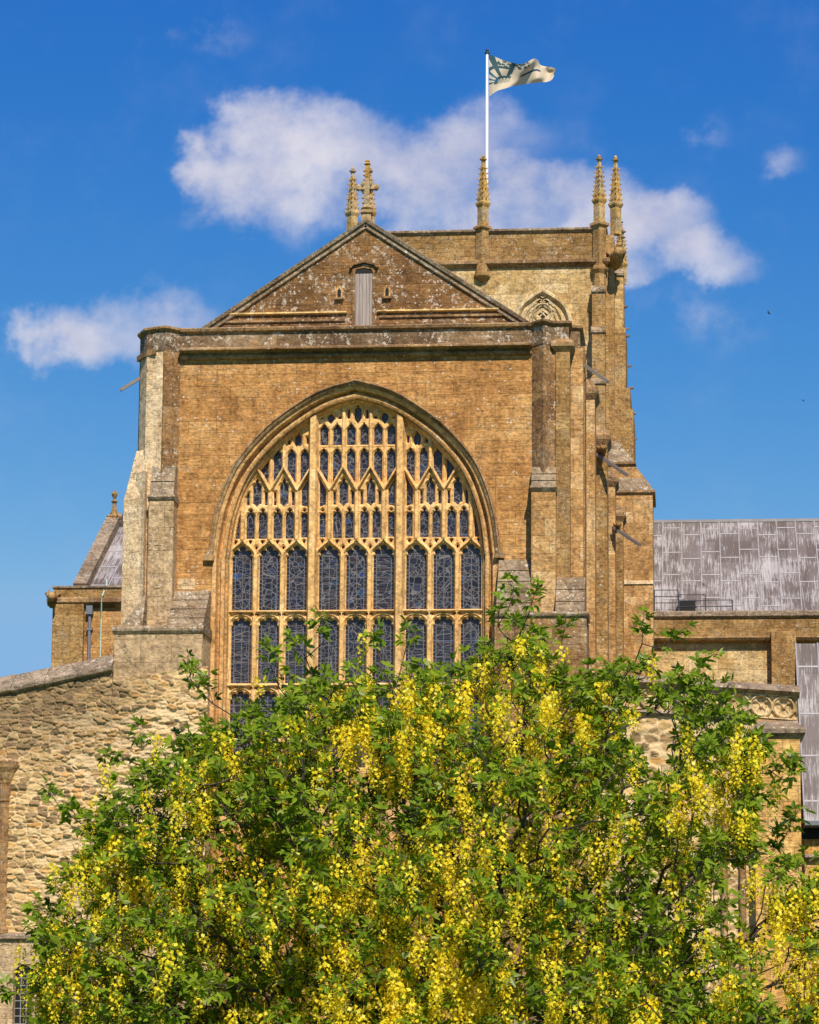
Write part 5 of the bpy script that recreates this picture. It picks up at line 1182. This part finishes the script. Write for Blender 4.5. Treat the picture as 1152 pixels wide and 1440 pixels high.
# racemes
def raceme(L, nfl, seed):
    r_ = random.Random(seed); V = []; F = []; A = []
    def rvv(): return Vector((r_.gauss(0, 1), r_.gauss(0, 1), r_.gauss(0, 1))).normalized()
    # axis
    for i in range(2):
        pass
    for i in range(nfl):
        t = (i+.5)/nfl; z = -L*(.10+.90*t); ang = i*2.4+r_.uniform(-.4, .4); taper = (1-.62*t**1.6); rad = .024*taper+.004
        o = Vector((math.cos(ang)*rad, math.sin(ang)*rad, z+r_.uniform(-.006, .006))); out = Vector((math.cos(ang), math.sin(ang), .15))
        s = .0105*taper*r_.uniform(.85, 1.2)+.002; a = min(1, max(0, r_.gauss(.62, .17)-.28*(t > .85)))
        out = (out+rvv()*.45).normalized(); up = (Vector((0, 0, 1))+rvv()*.5); up = (up-out*up.dot(out)).normalized(); sd = out.cross(up)
        b = len(V)   # standard petal, folded back, and a keel
        V += [o-up*s*.2, o+sd*s*.95+up*s*.55+out*s*.25, o+up*s*1.35+out*s*.1, o-sd*s*.95+up*s*.55+out*s*.25, o+out*s*1.15-up*s*.45, o+sd*s*.55+out*s*.6-up*s*.5, o-sd*s*.55+out*s*.6-up*s*.5]
        F += [(b, b+1, b+2), (b, b+2, b+3), (b, b+5, b+4), (b, b+4, b+6)]; A += [a, a, a, a, a-.1, a-.1, a-.1]
    n0 = len(V); V += [Vector((.0015, 0, .02)), Vector((-.0015, 0, .02)), Vector((0, 0, -L*.97)), Vector((0, .002, .02))]; F += [(n0, n0+1, n0+2), (n0+1, n0+3, n0+2), (n0+3, n0, n0+2)]; A += [.15]*4
    return np.array([tuple(v) for v in V]), F, np.clip(np.array(A), 0, 1)
VAR = [raceme(L, int(L*205), i) for i, L in enumerate((.14, .18, .21, .25, .16, .20, .27, .12))]
place = []
for k in range(n):
    p = C_[k]; sp_ = k >= spr0
    nr_ = random.choice((0, 0, 1, 1, 1, 2)) if not sp_ else random.choice((0, 0, 1))
    if mnoise.noise((p[0]*2.2+3, p[1]*1.2, p[2]*2.2)) < -.2: nr_ = max(0, nr_-1)
    if mnoise.noise((p[0]*2.2+3, p[1]*1.2, p[2]*2.2)) > .3: nr_ += 1
    if p[1] > TYc+.5: nr_ = min(nr_, 1)
    for q in range(nr_):
        o = np.array((p[0]+random.gauss(0, .07), p[1]+random.gauss(0, .07)-.10, p[2]+random.gauss(0, .05)-.0)); place.append((o, random.randrange(8), random.uniform(0, 6.28), random.gauss(0, .09), random.gauss(0, .09)))
place.sort(key=lambda q: q[0][1]+(5 if q[0][2] < 1.35 else 0))
meshes = []
for V_, F_, A_ in VAR: 
    me = npmesh('flower_cluster', V_, F_, {'rnd': A_}); me.materials.append(M['petal']); meshes.append(me)
RV, RF, RA = [], [], []; off = 0
for i, (o, k, rz, rx, ry_) in enumerate(place):
    mt = Matrix.Translation(Vector(o)) @ Matrix.Rotation(rx, 4, 'X') @ Matrix.Rotation(ry_, 4, 'Y') @ Matrix.Rotation(rz, 4, 'Z')
    if i < 100:
        ob = bpy.data.objects.new('flower_cluster', meshes[k]); COL.objects.link(ob); ob.parent = TREE; ob.matrix_parent_inverse = Matrix.Translation(-tb); ob.matrix_basis = mt
    else:
        V_, F_, A_ = VAR[k]; m3 = np.array(mt)
        RV.append(V_@m3[:3, :3].T+m3[:3, 3]); RF += [tuple(off+q for q in f) for f in F_]; RA.append(A_); off += len(V_)
me = npmesh('flower_clusters', np.concatenate(RV), RF, {'rnd': np.concatenate(RA)}); ob = link('flower_clusters', me, 'petal', TREE); ob['kind'] = 'stuff'
print('clusters', n, 'racemes', len(place), 'leaf faces', len(LF))
